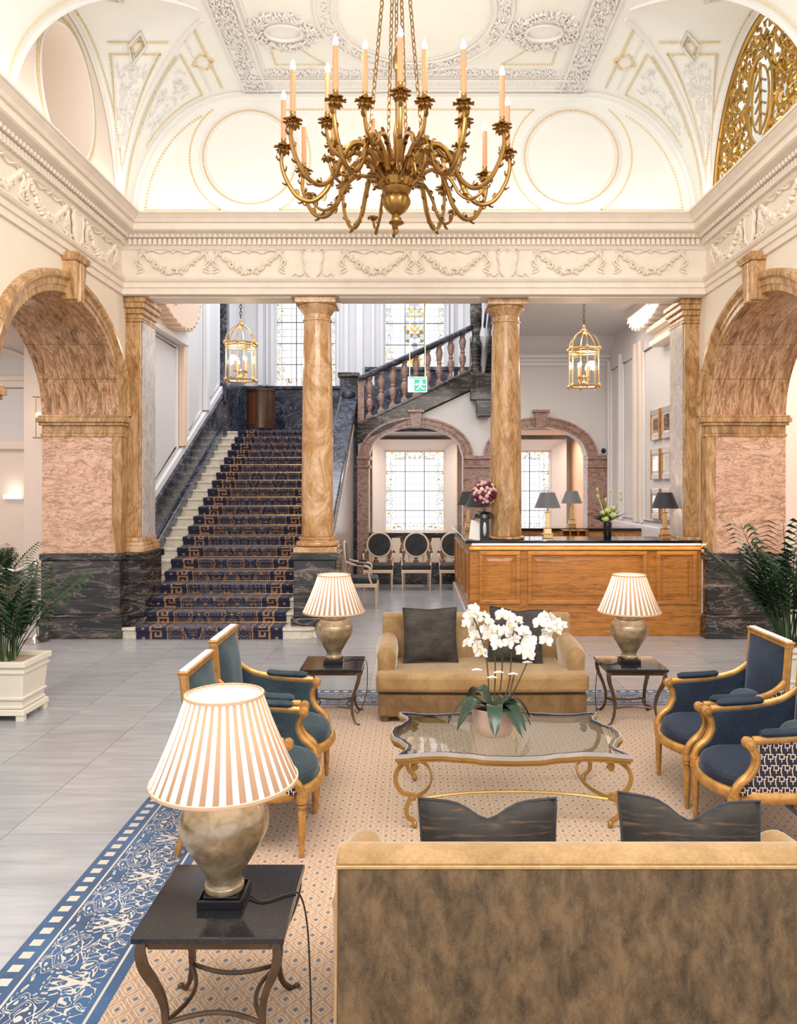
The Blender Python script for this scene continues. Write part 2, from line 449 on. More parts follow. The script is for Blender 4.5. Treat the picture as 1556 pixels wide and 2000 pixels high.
# fret cloth on the outside of the armchairs
_m = Mat('navy_fret_cloth'); _c = _m.coord(); _x, _y, _z = _m.xyz(_c)
_q = .056
_u = ((_x*0+(_x+_y))/_q); _v = (_z/_q); 
_r = S.op('FLOOR', _v); _u = _u+_r*.5
_a = _u.frac(); _b = _v.frac(); w = .062
_ring = (smax((_a-.5).abs(), (_b-.5).abs()) < .24)*(smax((_a-.5).abs(), (_b-.5).abs()) > .24-w*1.3)
_l = smax(rect(_a, _b, .0, .5-.17, .46, .46+w*1.3), rect(_a, _b, .5+.17, 1.0, .70, .70+w*1.3))
_l = smax(_l, rect(_a, _b, .94, 1.0, .46, .78)); _l = smax(_l, rect(_a, _b, .46, .46+w*1.3, .70, 1.0)); _l = smax(_l, rect(_a, _b, .46, .46+w*1.3, 0, .28))
_l = smax(_l, rect(_a, _b, .0, .10, .0, .52)*1.0)
_m.set(color=_m.mix(smax(_ring, _l), (.014,.016,.028), (.62,.50,.42)), rough=.8); M['fret'] = _m.m

# stained window glass (window local coords, centred)
def stained(name, hw, hh, medal=False):
    m = Mat(name); nt = m.nt; c = m.coord(); x, y, z = m.xyz(c)
    d = smin(hw-x.abs(), hh-z.abs())
    n1 = m.noise(m.comb(x.abs(), 0.0, z), 11, 2, .5, .6)
    vo = m.voro(m.comb(x.abs(), 0.0, z), 17, 1)
    bandm = (d < .17)*((n1*42).sin() > .35)
    sep = nt.nodes.new('ShaderNodeSeparateColor'); nt.links.new(vo, sep.inputs[0])
    cr = m.ramp(S(sep.outputs[0]), [(0,(.30,.17,.05)),(.25,(.82,.46,.10)),(.42,(.35,.42,.30)),(.55,(.95,.85,.6)),(.7,(1,1,1)),(.9,(.5,.55,.62))], 'CONSTANT')
    tint = m.mix(bandm, (1,1,1), cr)
    if medal:
        rr = S.op('SQRT', x*x*6+(z+.35)*(z+.35)*1.1)
        vb = m.voro(m.comb(x.abs(), 0.0, z), 13, 1); sp = nt.nodes.new('ShaderNodeSeparateColor'); nt.links.new(vb, sp.inputs[0])
        c2 = m.ramp(S(sp.outputs[1]), [(0,(.62,.70,.85)),(.3,(.95,.97,1)),(.55,(.50,.55,.62)),(.72,(.85,.50,.12)),(.86,(.35,.22,.06))], 'CONSTANT')
        tint = m.mix((rr < .62), tint, c2)
        dd = smax(x.abs()*1.6, (z+1.12).abs())
        tint = m.mix((dd < .22), tint, m.ramp(S(sp.outputs[0]), [(0,(.85,.45,.08)),(.5,(.95,.75,.35)),(.8,(.4,.2,.04))], 'CONSTANT'))
    # pale obscure panes lower down
    t = nt.nodes.new('ShaderNodeBsdfTransparent'); nt.links.new(tint, t.inputs[0])
    g = nt.nodes.new('ShaderNodeBsdfTranslucent'); nt.links.new(tint, g.inputs[0])
    mx = nt.nodes.new('ShaderNodeMixShader'); mx.inputs[0].default_value = .10
    nt.links.new(t.outputs[0], mx.inputs[1]); nt.links.new(g.outputs[0], mx.inputs[2]); nt.links.new(mx.outputs[0], m.out.inputs[0])
    return m.m
M['lead'] = plain('lead_came', (.10,.11,.13), .5)

# lounge rug
RW, RL = 2.15, 3.2     # half sizes
def rug_mat():
    m = Mat('lounge_rug'); c = m.coord(); x, y, z = m.xyz(c)
    dx = RW-x.abs(); dy = RL-y.abs(); d = smin(dx, dy)
    side = dx < dy
    s = side*y+(1-side)*x
    bl = (.028,.095,.21); be = (.50,.46,.40); navy = (.015,.03,.065)
    nz = m.noise(c, 3, 3); blue = m.ramp(nz, [(.35,(.008,.038,.11)),(.65,(.020,.085,.21))])
    lad = rng(d, .028, .075)*((s/.085).frac() < .52)
    lines = smax(rng(d, .108, .118), rng(d, .445, .456))
    sm = ((s/.40).frac()-.5).abs()*.40
    v = m.comb(sm*1.0, d*1.25, 0.0)
    n1 = m.noise(v, 15, 1, .4, .9)
    cor = ((n1*17).sin().abs() < .40)*rng(d, .125, .425)
    fan = rng(d, .24, .34)*((sm*150+d*60).sin() > .2)*(sm < .05)
    white = smax(smax(lad, lines), smax(cor, fan))
    border = m.mix(white, blue, be)
    q = .092
    p = ((x+y*.8)/q).frac(); r = ((x-y*.8)/q).frac()
    w = smax((p-.5).abs(), (r-.5).abs())
    st = (w*38).sin()*.5+.5
    fcol = m.mix(st, (.31,.175,.09), (.56,.42,.30))
    rip = ((x*220).sin()*.5+.5)*.16
    fcol = m.mix(rip, fcol, (.70,.62,.54))
    fcol = m.mix((w < .095), fcol, (.05,.115,.20))
    m.set(color=m.mix(d > .50, border, fcol), rough=.85, sheen=.3)
    m.bump(m.noise(c, 250, 2), .3, .004)
    return m.m
M['rug'] = rug_mat()

# stair carpet: uv in metres
CWD = 1.84
def carpet_mat():
    m = Mat('stair_carpet'); c = m.coord('UV'); u, v, z = m.xyz(c)
    navy = (.010,.014,.045); tan = (.36,.19,.09); grey = (.09,.11,.15)
    e = smin(u, CWD-u)
    a = (v/.1385).frac(); b = (e-.17)/.15
    key = smax(rect(b, a, 0, .18, 0, 1), rect(b, a, .82, 1.0, .18, .95))
    key = smax(key, rect(b, a, 0, 1.0, .78, .95)); key = smax(key, rect(b, a, .40, 1.0, .18, .34)); key = smax(key, rect(b, a, .40, .56, .18, .60))
    line = smax(rng(e, .385, .40), rng(e, .415, .422))
    dots = (e < .11)*(e > .075)*((v/.14).frac() < .2)
    um = (u-CWD/2).abs(); vm = ((v/.60).frac()-.5).abs()*.6
    umm = ((um/.42).frac()-.5).abs()*.42
    n1 = m.noise(m.comb(umm, vm, 0.0), 7.5, 2, .5, .7)
    inner = e > .43
    l1 = ((n1*24).sin().abs() < .28)*inner; l2 = ((n1*24+1.1).sin().abs() < .22)*inner
    nv = m.noise(c, 2, 2)
    col = m.mix(l2, navy, grey); col = m.mix(l1, col, tan)
    col = m.mix(smax(smax(key*rng(e, .17, .32), line), dots), col, tan)
    m.set(color=col, rough=.85, sheen=.15, sheent=(.7,.8,1)); return m.m
M['stair_carpet'] = carpet_mat()

# pleated lamp shade: local angle gives the folds of cloth
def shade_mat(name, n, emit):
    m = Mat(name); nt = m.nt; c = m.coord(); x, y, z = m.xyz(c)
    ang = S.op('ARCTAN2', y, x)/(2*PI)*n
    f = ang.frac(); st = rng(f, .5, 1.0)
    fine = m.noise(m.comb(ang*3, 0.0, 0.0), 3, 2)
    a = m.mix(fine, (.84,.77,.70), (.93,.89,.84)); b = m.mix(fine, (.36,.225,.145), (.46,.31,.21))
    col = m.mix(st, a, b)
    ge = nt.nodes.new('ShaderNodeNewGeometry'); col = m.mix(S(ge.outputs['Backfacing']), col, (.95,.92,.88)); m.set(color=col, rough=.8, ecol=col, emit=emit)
    t = nt.nodes.new('ShaderNodeBsdfTranslucent'); nt.links.new(col, t.inputs[0])
    mx = nt.nodes.new('ShaderNodeMixShader'); mx.inputs[0].default_value = .45
    nt.links.new(m.b.outputs[0], mx.inputs[1]); nt.links.new(t.outputs[0], mx.inputs[2]); nt.links.new(mx.outputs[0], m.out.inputs[0])
    return m.m
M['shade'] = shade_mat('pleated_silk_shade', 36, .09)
# crackled pearly ceramic
_m = Mat('pearl_ceramic'); _c = _m.coord(); _x, _y, _z = _m.xyz(_c)
_n = _m.noise(_c, 14, 5, .6, .5); _m.set(color=_m.ramp(_n, [(.35,(.24,.17,.09)),(.6,(.42,.32,.205))]), rough=.24, metal=.35, coat=.4)
M['ceramic'] = _m.m
# ================================================================ STRUCTURE
W = 3.68; D = 9.66; YC = 8.17; AA = 1.43; AB = 1.14; ZS = 2.79; XO = 4.65
# ---- floor
fl = MB().box(-10, 10, -1.5, 18, -.12, -.006)
floor = struct(fl, 'floor', M['grout'], smooth=False)
tm = MB().box(-.298, .298, -.598, .598, -.006, 0).mesh('tile', M['tile'], False)
k = 0
for i in range(20):
    for j in range(-1, 12):
        o = bpy.data.objects.new('tile', tm); COL.objects.link(o); o.parent = floor
        o.location = (-7.6+.6*i+.3-.02, 1.2*j+.6+(.6 if i % 2 else 0), 0)

# ---- side walls with marble arches
def ell_pt(a, b, t): return YC+a*cos(t), ZS+b*sin(t)
def side_wall(sx, name):
    m = MB(); X = sx*W
    def P(y, z, x=X): return (x, y, z)
    # near part, spandrels, strip behind the pilaster; the band over it carries the frieze
    m.add([P(1,0), P(YC-AA,0), P(YC-AA,ZS), P(YC-AA,5.3), P(1,5.3)], [(0,1,2,3,4)])
    ar = [ell_pt(AA, AB, PI-PI*i/32) for i in range(33)]
    m.strip([P(y, z) for y, z in ar], [P(y, 5.3) for y, z in ar])
    m.add([P(9.6,0), P(9.92,0), P(9.92,5.3), P(9.6,5.3)], [(0,1,2,3)])
    # outer face and the masonry beyond
    XX = sx*XO
    m.add([P(1,0,XX), P(YC-AA,0,XX), P(YC-AA,5.3,XX), P(1,5.3,XX)], [(0,1,2,3)])
    m.strip([P(y, z, XX) for y, z in ar], [P(y, 5.3, XX) for y, z in ar])
    m.add([P(1,5.3), P(9.82,5.3), P(9.82,5.3,XX), P(1,5.3,XX)], [(0,1,2,3)])
    w = struct(m, name, M['wall'], smooth=False)
    def part(mb, nm, mat, **k): return mb.build(nm, mat, w, **k)
    s = sx
    def bx(mb, xa, xb, *r): return mb.box(min(s*xa, s*xb), max(s*xa, s*xb), *r)
    for (ya, yb, f) in ((9.6, 9.8, 1), (YC-AA-.2, YC-AA, -1)):
        yf = ya if f == 1 else yb          # face towards the opening
        part(bx(MB(), W+.005, XO, ya+(.004 if f == 1 else 0), yb-(.004 if f == -1 else 0), 1.06, 2.54), 'pier_panel', M['pink_marble'], smooth=False, bevel=.006)
        g = MB()
        e = f*-1
        def yy(o): return (yf+e*o, yf+.15*f)
        for (o, z0, z1) in ((.012, 2.52, 2.56), (.0, 2.56, 2.66), (.03, 2.66, 2.70), (.055, 2.70, 2.76), (.04, 2.76, 2.79)):
            a, b = sorted(yy(o)); bx(g, W-.03-o, XO+o, a, b, z0, z1)
        part(g, 'impost', M['gold_marble'], smooth=False, bevel=.008)
        g = MB(); 
        for (o, z0, z1) in ((.015, .30, .98), (.045, .98, 1.06), (.03, .26, .30), (.05, 0, .26)):
            a, b = sorted(yy(o)); bx(g, W-o, XO+o*.3, a, b, z0, z1)
        part(g, 'plinth', M['dark_marble'], smooth=False, bevel=.008)
    # golden edge strip between pink panel and pilaster
    part(bx(MB(), W-.03, W+.09, 9.585, 9.8, 1.06, 2.52), 'pier_edge', M['gold_marble'], smooth=False, bevel=.01)
    # soffit courses
    n = 8
    for q in range(n):
        t0, t1 = PI*q/n+.0022, PI*(q+1)/n-.0022
        g = MB(); A0 = []; A1 = []; B0 = []; B1 = []
        for i in range(7):
            t = lerp(t0, t1, i/6); y, z = ell_pt(AA, AB, t); y2, z2 = ell_pt(AA+.05, AB+.05, t)
            A0.append((s*W, y, z)); A1.append((s*XO, y, z)); B0.append((s*W, y2, z2)); B1.append((s*XO, y2, z2))
        g.strip(A0, A1); g.strip(B0, A0); g.strip(A1, B1)
        for e in (0, -1): g.add([A0[e], A1[e], B1[e], B0[e]], [(0,1,2,3)])
        part(g, 'soffit_panel', M['soffit_marble'], fix=False)
    # archivolt blocks
    prof = [(0,0),(0,.035),(.065,.035),(.07,.05),(.125,.05),(.13,.06),(.15,.085),(.185,.09),(.20,.075),(.215,.07),(.22,0)]
    nb = 7
    for q in range(nb):
        t0, t1 = PI*q/nb+.0015, PI*(q+1)/nb-.0015; g = MB(); rows = []
        for e, p in prof:
            row = []
            for i in range(9):
                y, z = ell_pt(AA+e, AB+e, lerp(t0, t1, i/8)); row.append((s*(W-p), min(y, 9.81), z))
            rows.append(row)
        for i in range(len(rows)-1): g.strip(rows[i], rows[i+1])
        part(g, 'archivolt_block', M['gold_marble'], ang=25)
    # keystone
    kz0 = ZS+AB-.06; g = MB()
    for (a, b, z0, z1, p) in ((.10,.135,kz0,kz0+.40,.13), (.15,.17,kz0+.40,kz0+.47,.17), (.13,.14,kz0+.47,kz0+.50,.14)):
        vs = [(s*(W+.05), YC-a, z0), (s*(W-p), YC-a, z0), (s*(W-p), YC+a, z0), (s*(W+.05), YC+a, z0),
              (s*(W+.05), YC-b, z1), (s*(W-p-.02), YC-b, z1), (s*(W-p-.02), YC+b, z1), (s*(W+.05), YC+b, z1)]
        g.add(vs, [(0,3,2,1),(4,5,6,7),(0,1,5,4),(1,2,6,5),(2,3,7,6),(3,0,4,7)])
    g.box(min(s*(W-.16), s*W), max(s*(W-.16), s*W), YC-.05, YC+.05, kz0-.02, kz0+.40)
    part(g, 'keystone', M['gold_marble'], smooth=False, bevel=.012)
    # near skirting
    part(bx(MB(), W-.03, W+.01, 1, YC-AA-.02, 0, .9), 'skirting', M['dark_marble'], smooth=False)
    return w
wl = side_wall(-1, 'wall_left'); wr = side_wall(1, 'wall_right')

# ---- back wall above the columns, beam
wb = MB().box(-W, W, 9.67, 10.10, 4.31, 7.3)
wback = struct(wb, 'wall_back', M['wall'], smooth=False)
g = MB()
for a, b in ((-3.35, -1.55), (-.95, .85), (1.45, 3.35)):
    g.box(a, b, 9.72, 10.04, 4.285, 4.31)
g.build('beam_soffit', M['plaster'], wback, smooth=False, bevel=.01)

# ---- pilasters at both ends
for i, s in enumerate((-1, 1)):
    yp = 9.80 if s < 0 else 9.90
    t = thing('marble_pilaster', ('golden marble pilaster with capital at the left end of the beam, beside the staircase', 'golden marble pilaster with capital at the right end of the beam, by the desk end')[i], 'pilaster', (s*3.61, yp, 0))
    a, b = .13, .26
    def fr(mb, o, z0, z1): return mb.box(-a-o, a+o, -o, 2*b+o, z0, z1)
    fr(MB(), 0, 1.25, 4.0).build('shaft', M['gold_marble'] if 1 else M['grey_marble'], t, smooth=False, bevel=.01)
    sf = -s
    x0, x1 = sorted((sf*(a+.002), sf*(a+.014)))
    MB().box(x0, x1, .03, 2*b-.02, 1.25, 4.0).build('side_slab', M['grey_marble'], t, smooth=False)
    g = MB(); fr(g, .055, 1.06, 1.14); fr(g, .04, 1.14, 1.19); fr(g, .02, 1.19, 1.25); g.build('base', M['column_marble'], t, smooth=False, bevel=.012)
    g = MB(); fr(g, .015, 4.0, 4.04); fr(g, .03, 4.10, 4.17); fr(g, .06, 4.17, 4.24); fr(g, .075, 4.24, 4.305); fr(g, .01, 4.04, 4.10)
    g.build('capital', M['gold_marble'], t, smooth=False, bevel=.012)
    g = MB(); fr(g, .07, .24, .97); fr(g, .10, .97, 1.06); fr(g, .09, 0, .24); g.build('plinth', M['dark_marble'], t, smooth=False, bevel=.01)

# ---- round columns
def column(x, lab, mat):
    back = x > 0
    t = thing('marble_column', lab, 'column', (x, 10.08 if back else 9.97, 0))
    pr = [(.185,1.25),(.205,1.26),(.208,1.32)]
    for i in range(17):
        z = lerp(1.34, 4.02, i/16); r = .205-.028*(i/16)**1.4+.004*sin(PI*i/16); pr.append((r, z))
    pr += [(.19,4.03),(.19,4.05),(.175,4.06),(.175,4.11)]
    MB().lathe(pr, 36).build('shaft', mat, t)
    MB().lathe([(.25,1.13),(.275,1.145),(.28,1.165),(.27,1.19),(.235,1.2),(.23,1.215),(.245,1.225),(.243,1.245),(.21,1.255)], 36).build('base', mat, t)
    hp = .19 if back else .27
    MB().box(-.275,.275,-(.24 if back else .275),.275,1.06,1.13).build('base_slab', mat, t, smooth=False, bevel=.006)
    MB().lathe([(.175,4.11),(.18,4.12),(.215,4.17),(.235,4.20),(.24,4.215),(.24,4.23)], 36).box(-.26,.26,-.26,.26,4.23,4.305).build('capital', mat, t, bevel=.006)
    g = MB().box(-.27,.27,-hp,.27,.24,.97).box(-.30,.30,-hp-.03,.30,.97,1.06).box(-.30,.30,-hp-.03,.30,0,.24)
    g.build('plinth', M['dark_marble'], t, smooth=False, bevel=.01)
    return t
column(-1.25, 'golden pink marble column on dark plinth at the foot of the staircase', M['column_marble'])
column(1.205, 'golden yellow marble column rising behind the reception desk corner', M['gold_marble'])

# ---- entablature swept round three walls
EP = [(0,4.31),(.03,4.31),(.03,4.385),(.05,4.39),(.05,4.45),(.075,4.465),(.09,4.49),(.09,4.505),(.012,4.53),
      (.012,4.86),(.03,4.87),(.05,4.90),(.05,4.99),(.10,5.0),(.13,5.03),(.22,5.045),(.24,5.06),(.24,5.13),(.27,5.135),(.29,5.17),(.335,5.215),(.35,5.22),(.35,5.245),(0,5.245)]
def sweep(prof, D=D):
    g = MB(); rows = []
    for o, z in prof: rows.append([(-W+o,1,z),(-W+o,D-o,z),(W-o,D-o,z),(W-o,1,z)])
    for i in range(len(rows)-1): g.strip(rows[i], rows[i+1])
    return g
ent = struct(sweep(EP), 'trim_1', M['plaster'], ang=20)
def cornice_blocks(mb, o0, o1, z0, z1, pitch, wd):
    n = int((2*(W-o1))/pitch)
    for i in range(n):
        x = -(W-o1)+pitch*(i+.5)+((2*(W-o1))-n*pitch)/2
        mb.box(x-wd/2, x+wd/2, D-o1, D-o0, z0, z1)
    n = int((D-o1-4)/pitch)
    for s in (-1, 1):
        for i in range(n):
            y = D-o1-pitch*(i+.7); a, b = sorted((s*(W-o0), s*(W-o1)))
            mb.box(a, b, y-wd/2, y+wd/2, z0, z1)
    return mb
cornice_blocks(MB(), .05, .098, 4.912, 4.985, .062, .038).build('dentils', M['relief'], ent, smooth=False, kind='stuff')
g = MB(); pitch = .066
def egg_row(g, o, z, r):
    n = int(2*(W-o)/pitch)
    for i in range(n): g.ell((-(W-o)+pitch*(i+.5), D-o, z), (r*.62, r*.6, r), 6, 4)
    n = int((D-o-4)/pitch)
    for s in (-1, 1):
        for i in range(n): g.ell((s*(W-o), D-o-pitch*(i+.5), z), (r*.6, r*.62, r), 6, 4)
egg_row(g, .125, 5.02, .036)
g.build('egg_and_dart', M['relief'], ent, kind='stuff')
# second architrave beads
g = MB()
for i in range(int(2*W/.035)):
    g.ell((-W+.035*(i+.5), D-.052, 4.455), (.011,.011,.011), 5, 3)
g.build('bead_row', M['relief'], ent, kind='stuff')

# frieze ornaments (local: x along the wall, z up, -y out of the wall)
def swag_mesh():
    g = MB(); rnd = random.Random(3)
    for i in range(46):
        t = i/45; x = lerp(-.36, .36, t); sag = .20*(1-(2*t-1)**2); th = .012+.026*(1-(2*t-1)**2)
        for q in range(2):
            g.ell((x+rnd.uniform(-.01,.01), -.012, .10-sag+rnd.uniform(-th,th)), (rnd.uniform(.013,.024), .022, rnd.uniform(.013,.024)), 6, 4)
    for s in (-1, 1):
        for f in range(3):
            g.tube(catmull([(s*(.40-.02*f),-.006,.11),(s*(.41+.02*f),-.02,.06-.03*f),(s*(.40-.02*f),-.006,.0-.04*f),(s*(.43+.01*f),-.015,-.06-.03*f)], 4), [.012]*12+[.004], 5)
        g.tube(catmull([(s*.38,-.006,.11),(s*.26,-.02,.13),(s*.16,-.006,.10),(s*.05,-.02,.13),(0,-.006,.10)], 4), .009, 5)
        for f in range(5): g.ell((s*(.40+.01*sin(f*2)),-.012,.12-.0*f), (.022,.02,.022), 6, 4)
    return g.mesh('swag', M['relief'])
def shield_mesh():
    g = MB(); n = 20
    outl = [(.10,.12),(.12,.06),(.095,.0),(.10,-.06),(.06,-.12),(0,-.155)]
    pts = [(x,z) for x,z in outl]+[(-x,z) for x,z in reversed(outl[:-1])]
    pts += [(-.05,.145),(0,.125),(.05,.145)]
    P3 = [(x,-.02,z) for x,z in catmull([(p[0],p[1],0) for p in pts], 4, True) for z in ()] if 0 else [(v.x,-.02,v.y) for v in catmull([(p[0],p[1],0) for p in pts], 4, True)]
    g.tube(P3, .013, 6, closed=True)
    c = (0,-.045,-.01); b = len(g.v); g.v += P3; g.v.append(c); N = len(P3)
    g.f += [(b+i, b+(i+1)%N, b+N) for i in range(N)]
    for s in (-1, 1):
        sp = [(s*(.11+.035*cos(a)*(1-a/9)), -.02, .135+.035*sin(a)*(1-a/9)) for a in [i*.5 for i in range(14)]]
        g.tube(sp, .009, 5)
        g.tube(catmull([(s*.12,-.01,-.10),(s*.17,-.02,-.13),(s*.22,-.01,-.10),(s*.26,-.02,-.13)], 4), .010, 5)
    return g.mesh('shield', M['relief'])
swm, shm = swag_mesh(), shield_mesh()
def orn(me, x, y, z, rz, sc=1):
    o = bpy.data.objects.new(me.name, me); COL.objects.link(o); o.parent = ent
    o.location = (x, y, z); o.rotation_euler = (0, 0, rz); o.scale = (sc, 1.5, 1.15)
for px in (340, 487, 735, 885, 1108, 1268): orn(swm, (px-808)/155.3, D-.012, 4.71, 0, 1.02)
for px in (612, 990): orn(shm, (px-808)/155.3, D-.012, 4.69, 0)
for s in (-1, 1):
    rz = R(90) if s < 0 else R(-90)
    for y, me in ((8.98, swm), (8.32, shm), (7.66, swm), (6.75, swm), (6.1, shm), (5.4, swm)): orn(me, s*(W-.012), y, 4.70, rz)

# ---- ceiling: coved vault with side lunettes
ZB, ZR = 5.24, 1.62; X0, XA = 2.15, 1.40; LY, LA = 8.05, 1.27; XW = 3.62; YN = 5.0; YB = 9.67
NT = 24
def vz(t): return ZB+ZR*math.sqrt(max(0, 1-t*t))
T = [sin(PI/2*i/NT) for i in range(NT+1)]
g = MB()
g.add([(-X0,YN,ZB+ZR),(X0,YN,ZB+ZR),(X0,YB,ZB+ZR),(-X0,YB,ZB+ZR)], [(0,3,2,1)])
for s in (-1, 1):
    gx = [s*(X0+XA*t) for t in T]
    gz = [vz(t) for t in T]
    g.strip([(x, LY+LA*t, z) for x, z, t in zip(gx, gz, T)], [(x, YB, z) for x, z in zip(gx, gz)])
    g.strip([(x, LY-LA*t, z) for x, z, t in zip(gx, gz, T)], [(x, YN, z) for x, z in zip(gx, gz)])
    for f in (-1, 1):
        g.strip([(x, LY+f*LA*t, z) for x, z, t in zip(gx, gz, T)], [(s*XW, LY+f*LA*t, z) for x, z, t in zip(gx, gz, T)])
    g.add([(s*(X0+XA),YN,ZB),(s*(XW+.06),YN,ZB),(s*(XW+.06),LY-LA,ZB),(s*(X0+XA),LY-LA,ZB)], [(0,1,2,3)])
    g.add([(s*(X0+XA),YB,ZB),(s*(XW+.06),YB,ZB),(s*(XW+.06),LY+LA,ZB),(s*(X0+XA),LY+LA,ZB)], [(0,1,2,3)])
ceil = struct(g, 'ceiling', M['ceil'], ang=30, fix=False)
# tympanum facing (same pale colour as the vault)
g = MB(); pts = [(-(X0+XA*t), vz(t)) for t in reversed(T)]+[(X0+XA*t, vz(t)) for t in T]
A = [(x, YB-.012, z) for x, z in pts]; B = [(x, YB-.012, ZB) for x, z in pts]
g.strip(A, B); g.build('tympanum', M['ceil'], ceil, smooth=False)
YT = YB-.012
def ctube(pts, r, nm='moulding', mat='ceil_relief', closed=False, n=6):
    return MB().tube(pts, r, n, closed).build(nm, M[mat], ceil)
def beads(pts, r, step, nm='bead_moulding', mat='bead', closed=False):
    """row of beads along a polyline, with a thin rail on both sides"""
    P = [Vector(p) for p in pts]
    if closed: P.append(P[0])
    g = MB(); acc = 0; L = 0
    for a, b in zip(P, P[1:]):
        d = (b-a).length; t = acc
        while t < d:
            c = a+(b-a)*(t/d); g.ell(c, (r, r, r), 5, 4); t += step
        acc = t-d
    g.tube(pts, r*.45, 4, closed)
    return g.build(nm, M[mat], ceil, kind='stuff')
def circ(cx, cz, r, n=48, a0=0, a1=2*PI, ry=None):
    full = abs(a1-a0-2*PI) < 1e-6
    return [(cx+r*cos(a0+(a1-a0)*i/n), YT, cz+(ry or r)*sin(a0+(a1-a0)*i/n)) for i in range(n if full else n+1)]
for cx in (-2.06, 1.98):
    ctube(circ(cx, 6.04, .615), .022, closed=True); beads(circ(cx, 6.04, .588), .017, .042, closed=True)
    ctube(circ(cx, 6.04, .55), .010, closed=True)
# fields beside and between the roundels
def tymp_arc(off, t0, t1, n=24):
    out = []
    for i in range(n+1):
        a = lerp(t0, t1, i/n); out.append((X0+(XA-off)*cos(a), ZB+(ZR-off)*sin(a)))
    return out
for s in (-1, 1):
    P = [(s*x, YT, z) for x, z in tymp_arc(.17, .06, 1.15)]
    beads(P, .017, .042); ctube(P, .010)
    cx = 2.06 if s < 0 else 1.98
    a0 = math.asin(-.66/.76); a1 = R(52)
    Q = [(s*(cx+.76*cos(lerp(a0, a1, i/20))), YT, 6.04+.76*sin(lerp(a0, a1, i/20))) for i in range(21)]
    beads(Q, .015, .04); beads([Q[0], (P[0][0], YT, 5.37)], .015, .04)
    Q2 = [(s*(cx-.76*cos(lerp(a0, a1, i/20))), YT, 6.04+.76*sin(lerp(a0, a1, i/20))) for i in range(21)]
    beads(Q2, .015, .04)
    if s < 0: cl = (Q2[0], Q2[-1])
    else:
        beads([cl[0], Q2[0]], .015, .04); beads([cl[1], Q2[-1]], .015, .04)
edge = [(x, YT-.01, z) for x, z in pts]
ctube([(x*.985, YT-.01, ZB+(z-ZB)*.975) for x, z in pts], .014)
